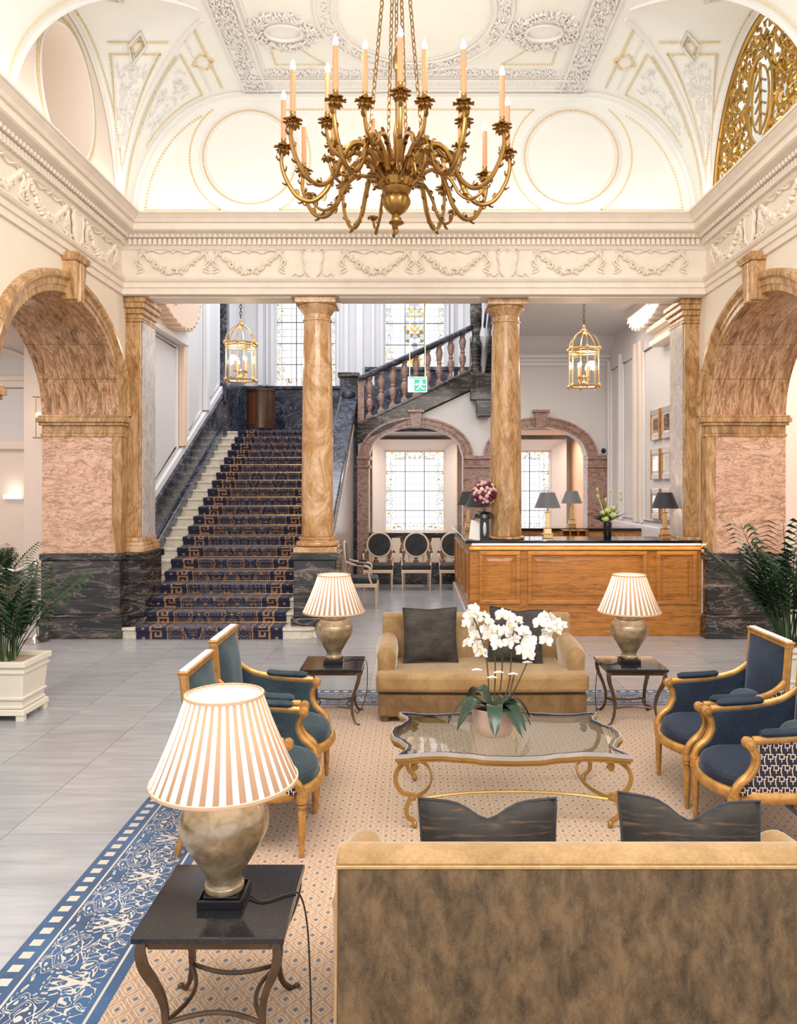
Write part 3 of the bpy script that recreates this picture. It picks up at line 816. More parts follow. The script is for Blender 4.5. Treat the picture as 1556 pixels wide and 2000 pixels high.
# groin ribs, spandrel panels, lunette edges
def on_barrel(s, t, y, out=.0):
    return (s*(X0+XA*t-out*t), y, vz(t)-out*math.sqrt(max(0,1-t*t)))
rl = random.Random(11)
def leafy(g, P, n, r, sc=1.0):
    """scattered acanthus relief inside a region; P(u,v)->point"""
    for k in range(n):
        u, v = rl.random(), rl.random(); a = rl.uniform(0, 2*PI); L = rl.uniform(.03,.07)*sc
        pl = []
        for i in range(6):
            th = a+i*.55; uu = u+L*cos(th)*i/3; vv = v+L*sin(th)*i/3
            if 0 < uu < 1 and 0 < vv < 1: pl.append(P(uu, vv))
        if len(pl) > 2: g.tube(pl, [r*(1-.6*i/len(pl)) for i in range(len(pl))], 5)
for s in (-1, 1):
    tt = [i/30 for i in range(31)]
    for f in (1, -1):
        G = [(s*(X0+XA*t), LY+f*LA*t, vz(t)-.01) for t in T[1:-1]]
        ctube(G, .022)
        beads([on_barrel(s, t, LY+f*(LA*t+.11), .012) for t in T[6:-1]], .012, .036)
        # lunette side bead line on the lunette vault
        beads([(s*(XW-.10), LY+f*LA*t, vz(t)-.015) for t in T], .012, .034)
    ctube([(s*(XW-.02), LY+f*LA*t, vz(t)-.01) for f, ts in ((-1, reversed(T)), (1, T[1:])) for t in ts], .02)
    # tall triangular relief panels and lozenges on the lunette vault
    for f in (1, -1):
        def LV(t, w, o=.012, f=f):
            xa = X0+XA*t+.16*(1-t)+.02; xb = XW-.34*(1-t)-.03
            return (s*lerp(xa, xb, w), LY+f*LA*t, vz(t)-o)
        ta = [.40+.575*i/20 for i in range(21)]
        beads([LV(t, 0) for t in ta], .012, .034); beads([LV(t, 1) for t in ta], .012, .034); beads([LV(.40, i/10) for i in range(11)], .012, .034)
        ctube([LV(t, .06) for t in ta], .010); ctube([LV(t, .94) for t in ta], .010)
        g = MB(); leafy(g, lambda u, v: LV(.46+.45*u, .14+.72*v, .008), 110, .013); g.build('leaf_relief', M['ceil_relief'], ceil, kind='stuff')
        beads([LV(.30, i/10) for i in range(11)], .014, .036)
        MB().tube([LV(.20, .5, .02), LV(.33, .34, .02), LV(.46, .5, .02), LV(.33, .66, .02)], .018, 5, True).build('lozenge', M['ceil_relief'], ceil)
        MB().tube([LV(.25, .5, .02), LV(.33, .40, .02), LV(.41, .5, .02), LV(.33, .60, .02)], .012, 5, True).build('lozenge', M['bead'], ceil)
    # triangular spandrel panel between groin and tympanum
    def tri(t, v, o=.012): 
        y0 = LY+LA*t+.16; y1 = YB-.14
        return on_barrel(s, t, lerp(y0, y1, v), o)
    ts = [.34+.5*i/16 for i in range(17)]
    beads([tri(t, 0) for t in ts], .010, .03, mat='ceil_relief'); beads([tri(t, 1) for t in ts], .010, .03)
    beads([tri(.34, i/6) for i in range(7)], .012, .03)
    g = MB(); leafy(g, lambda u, v: tri(.38+.42*u, .1+.8*v, .008), 60, .010); g.build('leaf_relief', M['ceil_relief'], ceil, kind='stuff')
    # upper spandrel lozenge panel
    y0, y1 = LY+.25, YB-.16
    beads([on_barrel(s, .16, lerp(y0, y1, i/8), .012) for i in range(9)], .012, .03)
    beads([on_barrel(s, .26, lerp(y0+.1, y1, i/8), .012) for i in range(9)], .008, .03, mat='ceil_relief')
    yy = (y0+y1)/2
    MB().tube([on_barrel(s, .12, yy, .01), on_barrel(s, .21, yy-.16, .01), on_barrel(s, .30, yy, .01), on_barrel(s, .21, yy+.16, .01)], .014, 5, True).build('lozenge', M['bead'], ceil)
    # coffer beam running along the flat
    zc = ZB+ZR
    for xx, r in ((2.12, .018), (1.84, .018), (1.78, .010)):
        ctube([(s*xx, YN, zc-.01), (s*xx, YB-.02, zc-.01)], r)
    g = MB()
    for k in range(260):
        a = rl.uniform(0, PI); x = s*(1.98+rl.uniform(-.10,.10)); y = rl.uniform(7.2, 9.6); L = rl.uniform(.03,.06)
        g.tube([(x, y, zc-.004), (x+L*.5*cos(a), y+L*.5*sin(a), zc-.03), (x+L*cos(a+.6), y+L*sin(a+.6), zc-.004)], .011, 4)
    g.build('foliage_band', M['ceil_relief'], ceil, kind='stuff')
zc = ZB+ZR
# cross band by the back wall
for yy, r in ((9.60, .016), (9.36, .016), (9.30, .010)): ctube([(-2.1, yy, zc-.01), (2.1, yy, zc-.01)], r)
g = MB()
for k in range(420):
    a = rl.uniform(0, PI); x = rl.uniform(-1.75, 1.75); y = 9.18+rl.uniform(-.05,.05); L = rl.uniform(.03,.06)
    g.tube([(x, y, zc-.004), (x+L*.5*cos(a), y+L*.5*sin(a), zc-.028), (x+L*cos(a+.6), y+L*sin(a+.6), zc-.004)], .011, 4)
egg = 64
for k in range(egg): g.ell((lerp(-2.05, 2.05, k/(egg-1)), 9.48, zc), (.022, .03, .025), 6, 4)
g.build('foliage_band', M['ceil_relief'], ceil, kind='stuff')
# oval centre ring
def oval(rx, ry, n=64): return [(0+rx*cos(2*PI*i/n), LY+ry*sin(2*PI*i/n), zc-.012) for i in range(n)]
ctube(oval(.86,.93), .014, closed=True); ctube(oval(1.04,1.10), .018, closed=True); beads(oval(.80,.87), .010, .03, closed=True, mat='ceil_relief')
g = MB()
for k in range(300):
    t = rl.uniform(0, 2*PI); rr = rl.uniform(-.05, .05); x = (.95+rr)*cos(t); y = LY+(1.02+rr)*sin(t); a = rl.uniform(0, 6.3); L = .04
    g.tube([(x, y, zc-.004), (x+L*.5*cos(a), y+L*.5*sin(a), zc-.03), (x+L*cos(a+.7), y+L*sin(a+.7), zc-.004)], .011, 4)
g.build('foliage_ring', M['ceil_relief'], ceil, kind='stuff')
for s in (-1, 1):        # small oval bosses and corner panels
    bx_, by_ = s*1.42, 8.38
    ctube([(bx_+.20*cos(2*PI*i/28), by_+.14*sin(2*PI*i/28), zc-.015) for i in range(28)], .022, closed=True)
    g = MB()
    for k in range(240):
        t = rl.uniform(0, 2*PI); q = rl.uniform(1.25, 1.9); x = bx_+.20*q*cos(t); y = by_+.14*q*sin(t)*1.3; a = rl.uniform(0, 6.3); L = .05
        g.tube([(x, y, zc-.004), (x+L*.5*cos(a), y+L*.5*sin(a), zc-.032), (x+L*cos(a+.8), y+L*sin(a+.8), zc-.004)], .012, 4)
    g.build('foliage_boss', M['ceil_relief'], ceil, kind='stuff')
    q = [(s*1.62,9.02,zc-.01),(s*1.62,8.68,zc-.01),(s*1.28,8.72,zc-.01),(s*1.12,8.92,zc-.01),(s*1.02,9.02,zc-.01)]
    beads(q, .009, .028, closed=True)

# ---- lunette wall left with its round window, right open with a gilded grille
nl = 48
def lun(i, n): # boundary polar, from right base over the top to left base then along the base
    pass
def lun_out(a, cz):
    """distance from (LY,cz) to the lunette outline in direction a"""
    c, s_ = cos(a), sin(a); lo, hi = 0, 2.2
    for _ in range(40):
        m_ = (lo+hi)/2; y, z = m_*c, cz+m_*s_
        inside = z > ZB-.01 and (y/LA)**2+(max(0, z-ZB)/ZR)**2 < 1
        lo, hi = (m_, hi) if inside else (lo, m_)
    return lo
cz0 = 6.0; RO = .60; RZ = .66
g = MB(); A = []; B = []
for i in range(nl+1):
    a = 2*PI*i/nl; A.append((-XW, LY+RO*cos(a), cz0+RZ*sin(a))); d = lun_out(a, cz0); B.append((-XW, LY+d*cos(a), cz0+d*sin(a)))
g.strip(A, B); g.strip(A, [(-XW-.55, p[1], p[2]) for p in A])
g.build('lunette_wall', M['pink_room'], ceil, smooth=False)
for rr, q, mt in ((1.03, .02, 'ceil_relief'), (1.09, .012, 'bead'), (1.20, .008, 'ceil_relief')):
    MB().tube([(-XW, LY+RO*rr*cos(2*PI*i/40), cz0+RZ*rr*sin(2*PI*i/40)) for i in range(40)], q, 6, True).build('roundel_ring', M[mt], ceil)
beads([(-XW+.005, LY+RO*1.13*cos(2*PI*i/60), cz0+RZ*1.13*sin(2*PI*i/60)) for i in range(60)], .012, .03, closed=True)
MB().box(-XW-.62, -XW-.55, 7.2, 8.9, 5.2, 6.9).build('niche_back', M['pink_room'], ceil, smooth=False)
gp = MB()       # small iron scroll panel seen at the left edge of the niche
for k in range(5):
    z0 = 5.65+.14*k
    gp.tube([(-XW-.30+.0*k, 7.62+.07*cos(a)*(1-a/14), z0+.07*sin(a)*(1-a/14)) for a in [i*.5 for i in range(20)]], .012, 5)
gp.tube([(-XW-.30, 7.53, 5.5), (-XW-.30, 7.53, 6.4)], .014, 6)
gp.build('niche_scrollwork', M['bronze'], ceil)
MB().box(XW+.62, XW+.70, 6.5, 9.6, 5.2, 7.0).build('lunette_back', M['ceil'], ceil, smooth=False)

gr = thing('lunette_grille', 'gilded scrollwork grille filling the arched opening high in the right vault', 'grille', (XW+.03, LY, ZB))
fr = [(0, LA*.985*cos(PI*i/40), ZR*.985*sin(PI*i/40)) for i in range(41)]
MB().tube(fr, .035, 8).tube([(0,-LA,.03),(0,LA,.03)], .03, 8).build('frame', M['gilt_bright'], gr)
rg = random.Random(5)
def inl(y, z, m_=.90): return z > .06 and (y/(LA*m_))**2+(z/(ZR*m_))**2 < 1
for ring, (ra, rb) in enumerate(((.30,.46),(.20,.34))):
    MB().tube([(-.02, ra*cos(2*PI*i/32), .72+rb*sin(2*PI*i/32)) for i in range(32)], .026 if ring == 0 else .014, 6, True).build('medallion', M['gilt_bright'], gr)
g = MB()
for z in (.5, .62, .74, .86): g.tube([(-.02,-.12,z),(-.02,0,z+.08),(-.02,.12,z)], .014, 5)
g.tube([(-.02,0,.35),(-.02,0,1.1)], .018, 6); g.build('lyre', M['gilt_bright'], gr)
cent = []
for tries in range(1500):
    y, z = rg.uniform(-LA, LA), rg.uniform(.08, ZR)
    if not inl(y, z): continue
    if (y/.36)**2+((z-.72)/.52)**2 < 1: continue
    if any((y-a)**2+(z-b)**2 < .125**2 for a, b in cent): continue
    cent.append((y, z))
for i, (y, z) in enumerate(cent[:110]):
    g = MB(); d = rg.choice((-1, 1)); a0 = rg.uniform(0, 6.28); r0 = rg.uniform(.085, .115); pl = []
    for k in range(18):
        a = a0+d*k*.42; r = r0*(1-k/20); pl.append((0+.01*sin(k), y+r*cos(a), z+r*sin(a)))
    tail = (0, y+r0*1.9*cos(a0-d*.5), z+r0*1.9*sin(a0-d*.5))
    if inl(tail[1], tail[2], .96): pl = [tail]+pl
    g.tube(pl, [.020*(1-.4*q/len(pl)) for q in range(len(pl))], 6, flat=(1.3, .8))
    for q in range(3):
        a = a0+q*1.9; g.tube([(0, y+r0*.9*cos(a), z+r0*.9*sin(a)), (-.02, y+r0*1.25*cos(a+.2), z+r0*1.25*sin(a+.2)), (0, y+r0*1.5*cos(a+.5), z+r0*1.5*sin(a+.5))], [.016,.020,.005], 5)
    g.build('scroll', M['gilt_bright'], gr)

# ================================================================ side rooms
for s, nm in ((-1, 'wall_far_left'), (1, 'wall_far_right')):
    g = MB()
    xo = 10 if s < 0 else 7.5
    yy = 13.0 if s < 0 else 11.5
    a, b = sorted((s*XO, s*xo)); g.box(a, b, yy, yy+.2, 0, 4.6)
    a, b = sorted((s*xo, s*(xo+.2))); g.box(a, b, 1, yy, 0, 4.6)
    a, b = sorted((s*XO, s*xo)); g.box(a, b, 1, yy, 4.6, 4.8)
    w_ = struct(g, nm, M['pink_room'], smooth=False)
    if s < 0:
        def X(px, Y=13.0): return (px-808)*Y/1500
        def Z(py, Y=13.0): return H+(950-py)*Y/1500
        # blind arch with pale blue panels, two mouldings
        c = X(-20); ra = X(76)-c
        poly = [(c+ra*cos(PI*i/20), Z(745)+ra*.62*sin(PI*i/20)) for i in range(21)]
        MB().prism(poly, 12.97, 13.0).build('arch_field', M['hall_wall'], w_, smooth=False)
        MB().box(-9.5, X(72), 12.97, 13.0, Z(862), Z(760)).build('wall_panel', M['hall_wall'], w_, smooth=False)
        for z0, z1 in ((745, 735), (758, 745), (878, 862)):
            MB().box(-9.5, X(76), 12.90, 13.0, Z(z0), Z(z1)).build('moulding', M['pink_room'], w_, smooth=False, bevel=.02)
        pt = [(c+(ra+.05)*cos(PI*i/20), 12.97, Z(745)+(ra+.05)*.62*sin(PI*i/20)) for i in range(21)]
        MB().tube(pt, .05, 6).build('arch_moulding', M['pink_room'], w_)
        MB().box(-9.5, X(66), 12.94, 13.0, 0, .5).build('skirting', M['dark_marble'], w_, smooth=False)
        MB().box(X(70), -XO, 12.6, 12.99, 0, 4.6).build('wall_pier', M['pink_room'], w_, smooth=False)

# ================================================================ STAIR HALL
AY = 14.85; SX0, SX1 = -3.8, -1.42; TH = .277; RH = .142; SY = 9.56
def sz(y): return RH*max(0, min(21, (y-SY)/TH+1))
# left wall
g = MB().box(-XO, SX0, 9.84, 17.5, 0, 7.6)
whl = struct(g, 'wall_hall_left', M['hall_wall'], smooth=False)
poly = [(9.98, sz(9.98)-.3), (15.1, sz(15.1)-.3), (17.3, 2.8), (17.3, 4.16), (15.2, 4.16), (15.2, sz(15.1)+.74), (10.2, sz(10.2)+.72), (9.98, sz(9.98)+.70)]
MB().prism(poly, SX0, SX0+.05, 'x').build('dado', M['blue_marble'], whl, smooth=False, bevel=.01)
rail = [(SX0+.05, 10.0, sz(10.0)+.72), (SX0+.05, 15.1, sz(15.1)+.74)]
MB().tube(rail, .035, 8).build('dado_rail', M['blue_marble'], whl)
MB().prism([(10.2, sz(10.2)-.05),(15.1, sz(15.1)-.05),(15.1, sz(15.1)+.14),(10.2, sz(10.2)+.14)], SX0+.05, SX0+.10, 'x').build('string', M['blue_marble'], whl, smooth=False, bevel=.012)
# white panel mouldings above
for a, b in ((10.1, 12.35), (12.75, 13.75), (14.05, 15.0)):
    z0, z1 = sz(a)+.95, sz(b)+.97
    P = [(a+.1, z0+.05), (b-.1, z1-.03), (b-.1, 4.12), (a+.1, 4.12)] if a < 11 else [(a+.1, z0+.05), (b-.1, z1-.03), (b-.1, 6.9), (a+.1, 6.9)]
    MB().tube([(SX0+.012, y, z) for y, z in P], .028, 6, True).build('panel_moulding', M['hall_trim'], whl)
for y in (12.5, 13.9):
    MB().box(SX0, SX0+.09, y-.10, y+.10, sz(y)+.90, 7.5).build('wall_pilaster', M['peach'] if y < 13 else M['hall_trim'], whl, smooth=False, bevel=.015)  # nearer strip takes peach to paint the warm light on it
MB().prism([(10.0, sz(10.0)+.76), (15.1, sz(15.1)+.78), (15.1, sz(15.1)+.92), (10.0, sz(10.0)+.90)], SX0, SX0+.06, 'x').build('sill_moulding', M['hall_trim'], whl, smooth=False, bevel=.015)
g = MB().box(SX0, SX0+.16, 9.95, 12.45, 4.16, 4.24).box(SX0, SX0+.11, 9.95, 12.45, 4.24, 4.40).box(SX0, SX0+.2, 9.95, 12.45, 4.40, 4.47)
g.build('wall_cornice', M['hall_trim'], whl, smooth=False, bevel=.01)
MB().box(SX0, SX0+.14, 15.02, 15.24, 2.9, 7.5).build('corner_strip', M['blue_marble'], whl, smooth=False, bevel=.01)
# carved bracket under the beam end
def bracket(s, par, mat):
    """big scrolled console against the side wall, its outline in the y-z plane"""
    P = catmull([(10.25,4.50,0),(10.7,4.46,0),(11.1,4.36,0),(11.6,4.30,0),(12.05,4.38,0),(12.35,4.58,0),(12.5,4.85,0)], 5)
    poly = [(p.x, p.y) for p in P]+[(12.5,5.1),(10.25,5.1)]
    xw = SX0 if s < 0 else 3.76; a, b = sorted((xw, xw-s*.33))
    g = MB().prism(poly, a, b, 'x'); g.build('carved_console', M[mat], par, bevel=.015)
    g = MB()
    for p in P[6::2]: g.tube([(a-.01, p.x, p.y-.01), (b+.01, p.x, p.y-.01)], .028, 6)
    xi = xw-s*.335
    g.tube([(xi,10.4,4.62),(xi,11.2,4.56),(xi,11.2,5.0),(xi,10.4,5.0)], .018, 5, True)
    return g.build('console_ribs', M[mat], par)
bracket(-1, whl, 'peach')
# steps
st = thing('staircase', 'broad cream stone staircase rising behind the left column to a landing', 'staircase', (0,0,0))
for k in range(1, 22):
    y0 = SY+TH*(k-1); z1 = RH*k; z0 = RH*(k-1)
    y1 = y0+TH+.03 if k < 21 else 17.28
    xr = SX1
    if k == 21: xr = -1.1
    g = MB()
    if k == 1:
        out = [(-3.46, y0), (-1.42, y0)]+[(-1.42+.20*sin(a), y0+.20-.20*cos(a)) for a in [PI*i/16 for i in range(1, 9)]]+[(-1.22, 9.65), (-3.46, 9.65)]
        out = [(-3.76, 9.585), (-3.46, 9.585)]+out[1:]
        g.prism(out, 0, z1-.035, 'z')
        out2 = [(x+(.03 if x > -1.5 else 0), y-(.03 if y < 9.64 else 0)) for x, y in out]
        g.prism(out2, z1-.035, z1, 'z'); g.box(-3.46, SX1, 9.64, y1, 0, z1)
    else:
        g.box(SX0+.002 if y0 > 10.3 else -3.46, xr, y0, y1, max(0, z0-.12) if k < 21 else z0-.12, z1-.035)
        g.box(SX0+.002 if y0 > 10.3 else -3.46, xr, y0-.03, y1, z1-.035, z1)
    g.build('step', M['stone_step'], st, smooth=False, bevel=.008)
# carpet
cx0, cx1 = -3.45, -1.63
prof = []; v = 0; e = .014
prof.append((SY-.004-e, .002))
for k in range(1, 22):
    y0 = SY+TH*(k-1); z1 = RH*k; pr = prof[-1]
    prof.append((y0-e, z1-.05)); prof.append((y0-.03-e, z1-.035)); prof.append((y0-.03-e, z1+.004)); prof.append((y0-.02, z1+e))
    if k < 21: prof.append((y0+TH-e, z1+e))
    else: prof.append((17.2, z1+e))
g = MB(); g.uv = []; d = 0; rows = []
for i, (y, z) in enumerate(prof):
    if i: d += math.hypot(y-prof[i-1][0], z-prof[i-1][1])
    for x in (cx0, cx0+.001, cx1-.001, cx1):
        drop = .012 if x in (cx0, cx1) else 0
        g.v.append((x, y+drop, z-drop)); g.uv.append((x-cx0, d, 0)[:2])
for i in range(len(prof)-1):
    for q in range(3): a = i*4+q; g.f.append((a, a+1, a+5, a+4))
cp = tag(g.build('stair_carpet', M['stair_carpet'], None, smooth=False, fix=False), 'navy stair carpet with tan key border running up the stone steps', 'carpet')
rod = MB().tube([(cx0-.03,0,0),(cx1+.03,0,0)], .007, 6)
rm = rod.mesh('stair_rod', M['brass'])
for k in range(2, 22):
    o = bpy.data.objects.new('stair_rod', rm); COL.objects.link(o); o.parent = st
    o.location = (0, SY+TH*(k-1)-e-.006, RH*(k-1)+e+.007)

# right banister of the main flight
bn = thing('stair_banister', 'grey marble banister with broad polished cap rising right of the carpeted stairs', 'banister', (-1.27, 10.3, 0))
def bz(y): return sz(y)+.78
ys = [10.26, 14.95]
def sl(x0, x1, o0, o1):      # sloping slab between offsets below the cap line, local coords
    return MB().prism([(0, bz(10.26)+o0), (4.69, bz(14.95)+o0), (4.69, bz(14.95)+o1), (0, bz(10.26)+o1)], x0, x1, 'x')
P = [(0,0,bz(10.26)), (0,4.69,bz(14.95))]
g = sl(-.17, .17, -.10, 0); g.build('cap', M['blue_marble'], bn, smooth=False, bevel=.03)
sl(-.12, .12, -.62, -.56).build('lower_rail', M['grey_marble'], bn, smooth=False, bevel=.01)
g = MB().prism([(0,0),(4.69,0),(4.69,bz(14.95)-.62),(0,bz(10.26)-.62)], -.10, .10, 'x'); g.build('wall_below', M['grey_marble'], bn, smooth=False)
g = MB()
for i in range(46):
    y = 4.69*(i+.5)/46; z0 = lerp(bz(10.26), bz(14.95), y/4.69)
    pl = [(.09, y+.045*cos(a)*(1 if j else 1), z0-.22+.10*sin(a)) for j, a in enumerate([q*PI/5 for q in range(10)])]
    g.tube(pl, .010, 4, True)
    pl = [(.09, y+.045*cos(a), z0-.44+.10*sin(a)) for a in [q*PI/5 for q in range(10)]]
    g.tube(pl, .010, 4, True)
    g.tube([(.09, y, z0-.56), (.09, y, z0-.10)], .008, 4)
g.build('gilt_openwork', M['gilt'], bn, kind='stuff')
sl(-.03, .06, -.56, -.10).build('backing_panel', M['blue_marble'], bn, smooth=False)

# landing newel and pier
nw = thing('newel_block', 'dark marble newel block with flat cap where the two flights meet', 'newel post', (-1.27, 15.12, 0))
MB().box(-.17, .17, -.17, .17, 0, 4.03).build('shaft', M['blue_marble'], nw, smooth=False, bevel=.01)
MB().box(-.21, .21, -.21, .21, 4.03, 4.12).build('cap', M['dark_marble'], nw, smooth=False, bevel=.012)
MB().lathe([(.02,-.02),(.10,0),(.13,.05),(.13,.10),(.09,.13)], 16, M=Matrix.Translation((0,-.22,3.62))).build('rail_scroll', M['blue_marble'], nw)

# ---- arch wall under the upper flight
FX0, FX1 = -1.08, 1.10
def fz(x): return lerp(2.72, 3.74, (x-FX0)/(FX1-FX0))
CXA = (.04, 2.44); IA, IB, IZ = .91, .56, 2.49
g = MB()
def top(x): return fz(x) if x < FX1 else 4.8
def colm(xa, xb, n, zf, T0=AY, T1=AY+.35):
    for i in range(n):
        a = lerp(xa, xb, i/n); b = lerp(xa, xb, (i+1)/n); za, zb = zf(a), zf(b)
        ta, tb = top(a+1e-5), top(b-1e-5)
        vs = [(a,T0,za),(b,T0,zb),(b,T0,tb),(a,T0,ta),(a,T1,za),(b,T1,zb),(b,T1,tb),(a,T1,ta)]
        g.add(vs, [(0,1,2,3),(7,6,5,4),(0,4,5,1),(3,2,6,7)])
def archz(c): return lambda x: IZ+IB*math.sqrt(max(0, 1-((x-c)/IA)**2))
zero = lambda x: 0.0
colm(-1.08, CXA[0]-IA, 1, zero); colm(CXA[0]-IA, CXA[0]+IA, 24, archz(CXA[0]))
colm(CXA[0]+IA, FX1, 1, zero); colm(FX1, CXA[1]-IA, 1, zero); colm(CXA[1]-IA, CXA[1]+IA, 24, archz(CXA[1])); colm(CXA[1]+IA, 3.76, 1, zero)
wa = struct(g, 'wall_arcade', M['hall_wall'], smooth=False)
for c in CXA:
    nb = 9
    for q in range(nb):
        t0, t1 = PI*q/nb+.004, PI*(q+1)/nb-.004; g = MB(); rows = []
        for e_, p in ((-.005,-.02),(-.005,.04),(.05,.04),(.055,.055),(.14,.055),(.15,.08),(.19,.08),(.19,-.01)):
            rows.append([(c+(IA+e_)*cos(lerp(t0,t1,i/6)), AY-p, IZ+(IB+e_)*sin(lerp(t0,t1,i/6))) for i in range(7)])
        for i in range(len(rows)-1): g.strip(rows[i], rows[i+1])
        g.build('voussoir', M['brown_marble'], wa, ang=25)
    g = MB().prism([(c-.09, IZ+IB-.03),(c+.09, IZ+IB-.03),(c+.12, IZ+IB+.27),(c-.12, IZ+IB+.27)], AY-.13, AY, 'y').box(c-.16,c+.16,AY-.16,AY,IZ+IB+.27,IZ+IB+.32)
    g.build('keystone', M['brown_marble'], wa, smooth=False, bevel=.01)
for a, b in ((-1.10, CXA[0]-IA), (CXA[0]+IA, CXA[1]-IA), (CXA[1]+IA, 3.74)):
    MB().box(a, b, AY-.03, AY+.35, 0, 2.26).build('pier', M['brown_marble'], wa, smooth=False, bevel=.01)
    MB().box(a, b+.03 if b < 3.7 else b, AY-.07, AY+.37, 2.26, 2.31).box(a, b, AY-.05, AY+.35, 2.31, 2.42).box(a, b+.04 if b < 3.7 else b, AY-.09, AY+.38, 2.42, 2.49).build('impost', M['brown_marble'], wa, smooth=False, bevel=.01)
# low balustrades in the arches
for i, c in enumerate(CXA):
    bl = thing('arch_balustrade', ('low dark marble balustrade behind the round-backed chairs', 'low dark marble balustrade behind the reception desk')[i], 'balustrade', (c, AY+.18, 0))
    MB().box(-IA, IA, -.12, .12, .90, 1.0).build('top_rail', M['dark_marble'], bl, smooth=False, bevel=.012)
    MB().box(-IA, IA, -.10, .10, 0, .42).build('base', M['dark_marble'], bl, smooth=False, bevel=.012)
    bm_ = MB().lathe([(.05,.42),(.05,.46),(.03,.48),(.035,.52),(.06,.60),(.062,.66),(.035,.76),(.028,.80),(.045,.83),(.05,.90)], 12).mesh('baluster', M['brown_marble'])
    for q in range(7):
        o = bpy.data.objects.new('baluster', bm_); COL.objects.link(o); o.parent = bl; o.location = (-.78+.26*q, 0, 0)
# bays behind: partition, ceiling, side walls
g = MB().box(1.14, 1.34, AY+.35, 17.3, 0, 2.9).box(-1.12, -1.02, AY+.35, 17.3, 0, 2.7).box(3.5, 3.6, AY+.35, 17.3, 0, 2.9)
wbay = struct(g, 'wall_bay', M['peach'], smooth=False)
MB().box(-1.1, 3.6, AY+.36, 17.28, 3.02, 3.1).build('bay_ceiling', M['peach'], wbay, smooth=False)

# back wall of the hall with window openings
BY = 17.3
def wall_open(x0, x1, z0, z1, y0, y1, opens):
    xs = sorted({x0, x1, *[v for o in opens for v in o[:2]]}); zs = sorted({z0, z1, *[v for o in opens for v in o[2:]]})
    g = MB()
    for a, b in zip(xs, xs[1:]):
        for c, d in zip(zs, zs[1:]):
            mx_, mz_ = (a+b)/2, (c+d)/2
            if any(o[0] < mx_ < o[1] and o[2] < mz_ < o[3] for o in opens): continue
            g.box(a, b, y0, y1, c, d)
    return g
OP = [(-3.14,-1.76,4.16,7.1), (-.67,.71,4.60,7.1), (-.66,.70,.88,2.71), (1.72,3.10,.88,2.71)]
whb = struct(wall_open(-XO, 5.0, 0, 7.6, BY, BY+.35, OP), 'wall_hall_back', M['hall_wall'], smooth=False)
def window(i, o, rows, medal=False):
    hw, hh = (o[1]-o[0])/2-.03, (o[3]-o[2])/2-.03
    wd = bpy.data.objects.new('window_%d' % i, None); COL.objects.link(wd); wd['kind'] = 'structure'
    wd.location = ((o[0]+o[1])/2, BY+.18, (o[2]+o[3])/2)
    g = MB().box(-hw-.03, -hw, -.05, .05, -hh-.03, hh+.03).box(hw, hw+.03, -.05, .05, -hh-.03, hh+.03).box(-hw, hw, -.05, .05, -hh-.03, -hh).box(-hw, hw, -.05, .05, hh, hh+.03)
    g.build('window_frame', M['hall_trim'], wd, smooth=False)
    mt = stained('leaded_glass_%d' % i, hw, hh, medal)
    for a in range(3):
        for b in range(rows):
            xa, xb = -hw+2*hw*a/3, -hw+2*hw*(a+1)/3; za, zb = -hh+2*hh*b/rows, -hh+2*hh*(b+1)/rows
            MB().add([(xa,0,za),(xb,0,za),(xb,0,zb),(xa,0,zb)], [(0,1,2,3)]).build('pane', mt, wd, smooth=False)
    g = MB()
    for a in range(1, 3): g.box(-hw+2*hw*a/3-.008, -hw+2*hw*a/3+.008, -.02, .02, -hh, hh)
    for b in range(1, rows): g.box(-hw, hw, -.02, .02, -hh+2*hh*b/rows-.007, -hh+2*hh*b/rows+.007)
    nx = 12; nz = rows*3
    for a in range(1, nx):
        g.box(-hw+2*hw*a/nx-.0022, -hw+2*hw*a/nx+.0022, -.008, .008, -hh, hh)
    for b in range(1, nz): g.box(-hw, hw, -.008, .008, -hh+2*hh*b/nz-.0022, -hh+2*hh*b/nz+.0022)
    g.build('leading', M['lead'], wd, smooth=False, kind='stuff')
    # reveal and architrave
    g = MB(); w2 = hw+.03; h2 = hh+.03
    g.tube([(-w2-.05,-.19,-h2-.0),(-w2-.05,-.19,h2+.05),(w2+.05,-.19,h2+.05),(w2+.05,-.19,-h2)], .05, 6)
    g.build('architrave', M['hall_trim'], wd, smooth=False)
    return wd
window(1, OP[0], 6); window(2, OP[1], 5, True); window(3, OP[2], 4); window(4, OP[3], 4)
for i, o in enumerate(OP[2:]):
    for s in (0, 1):
        x = o[s]; e_ = -1 if s == 0 else 1
        vs = [(x, BY+.02, .8),(x, BY+.02, 2.75),(x+e_*.22, BY-.45, 2.95),(x+e_*.22, BY-.45, .8)]
        MB().add(vs+[(v[0]+e_*.03, v[1], v[2]) for v in vs], [(0,1,2,3),(7,6,5,4),(3,2,6,7),(0,4,5,1)]).build('splayed_reveal', M['hall_trim'], whb, smooth=False)
    MB().add([(o[0],BY+.02,2.72),(o[1],BY+.02,2.72),(o[1]+.22,BY-.45,2.93),(o[0]-.22,BY-.45,2.93)], [(0,1,2,3)]).build('splayed_head', M['hall_trim'], whb, smooth=False)
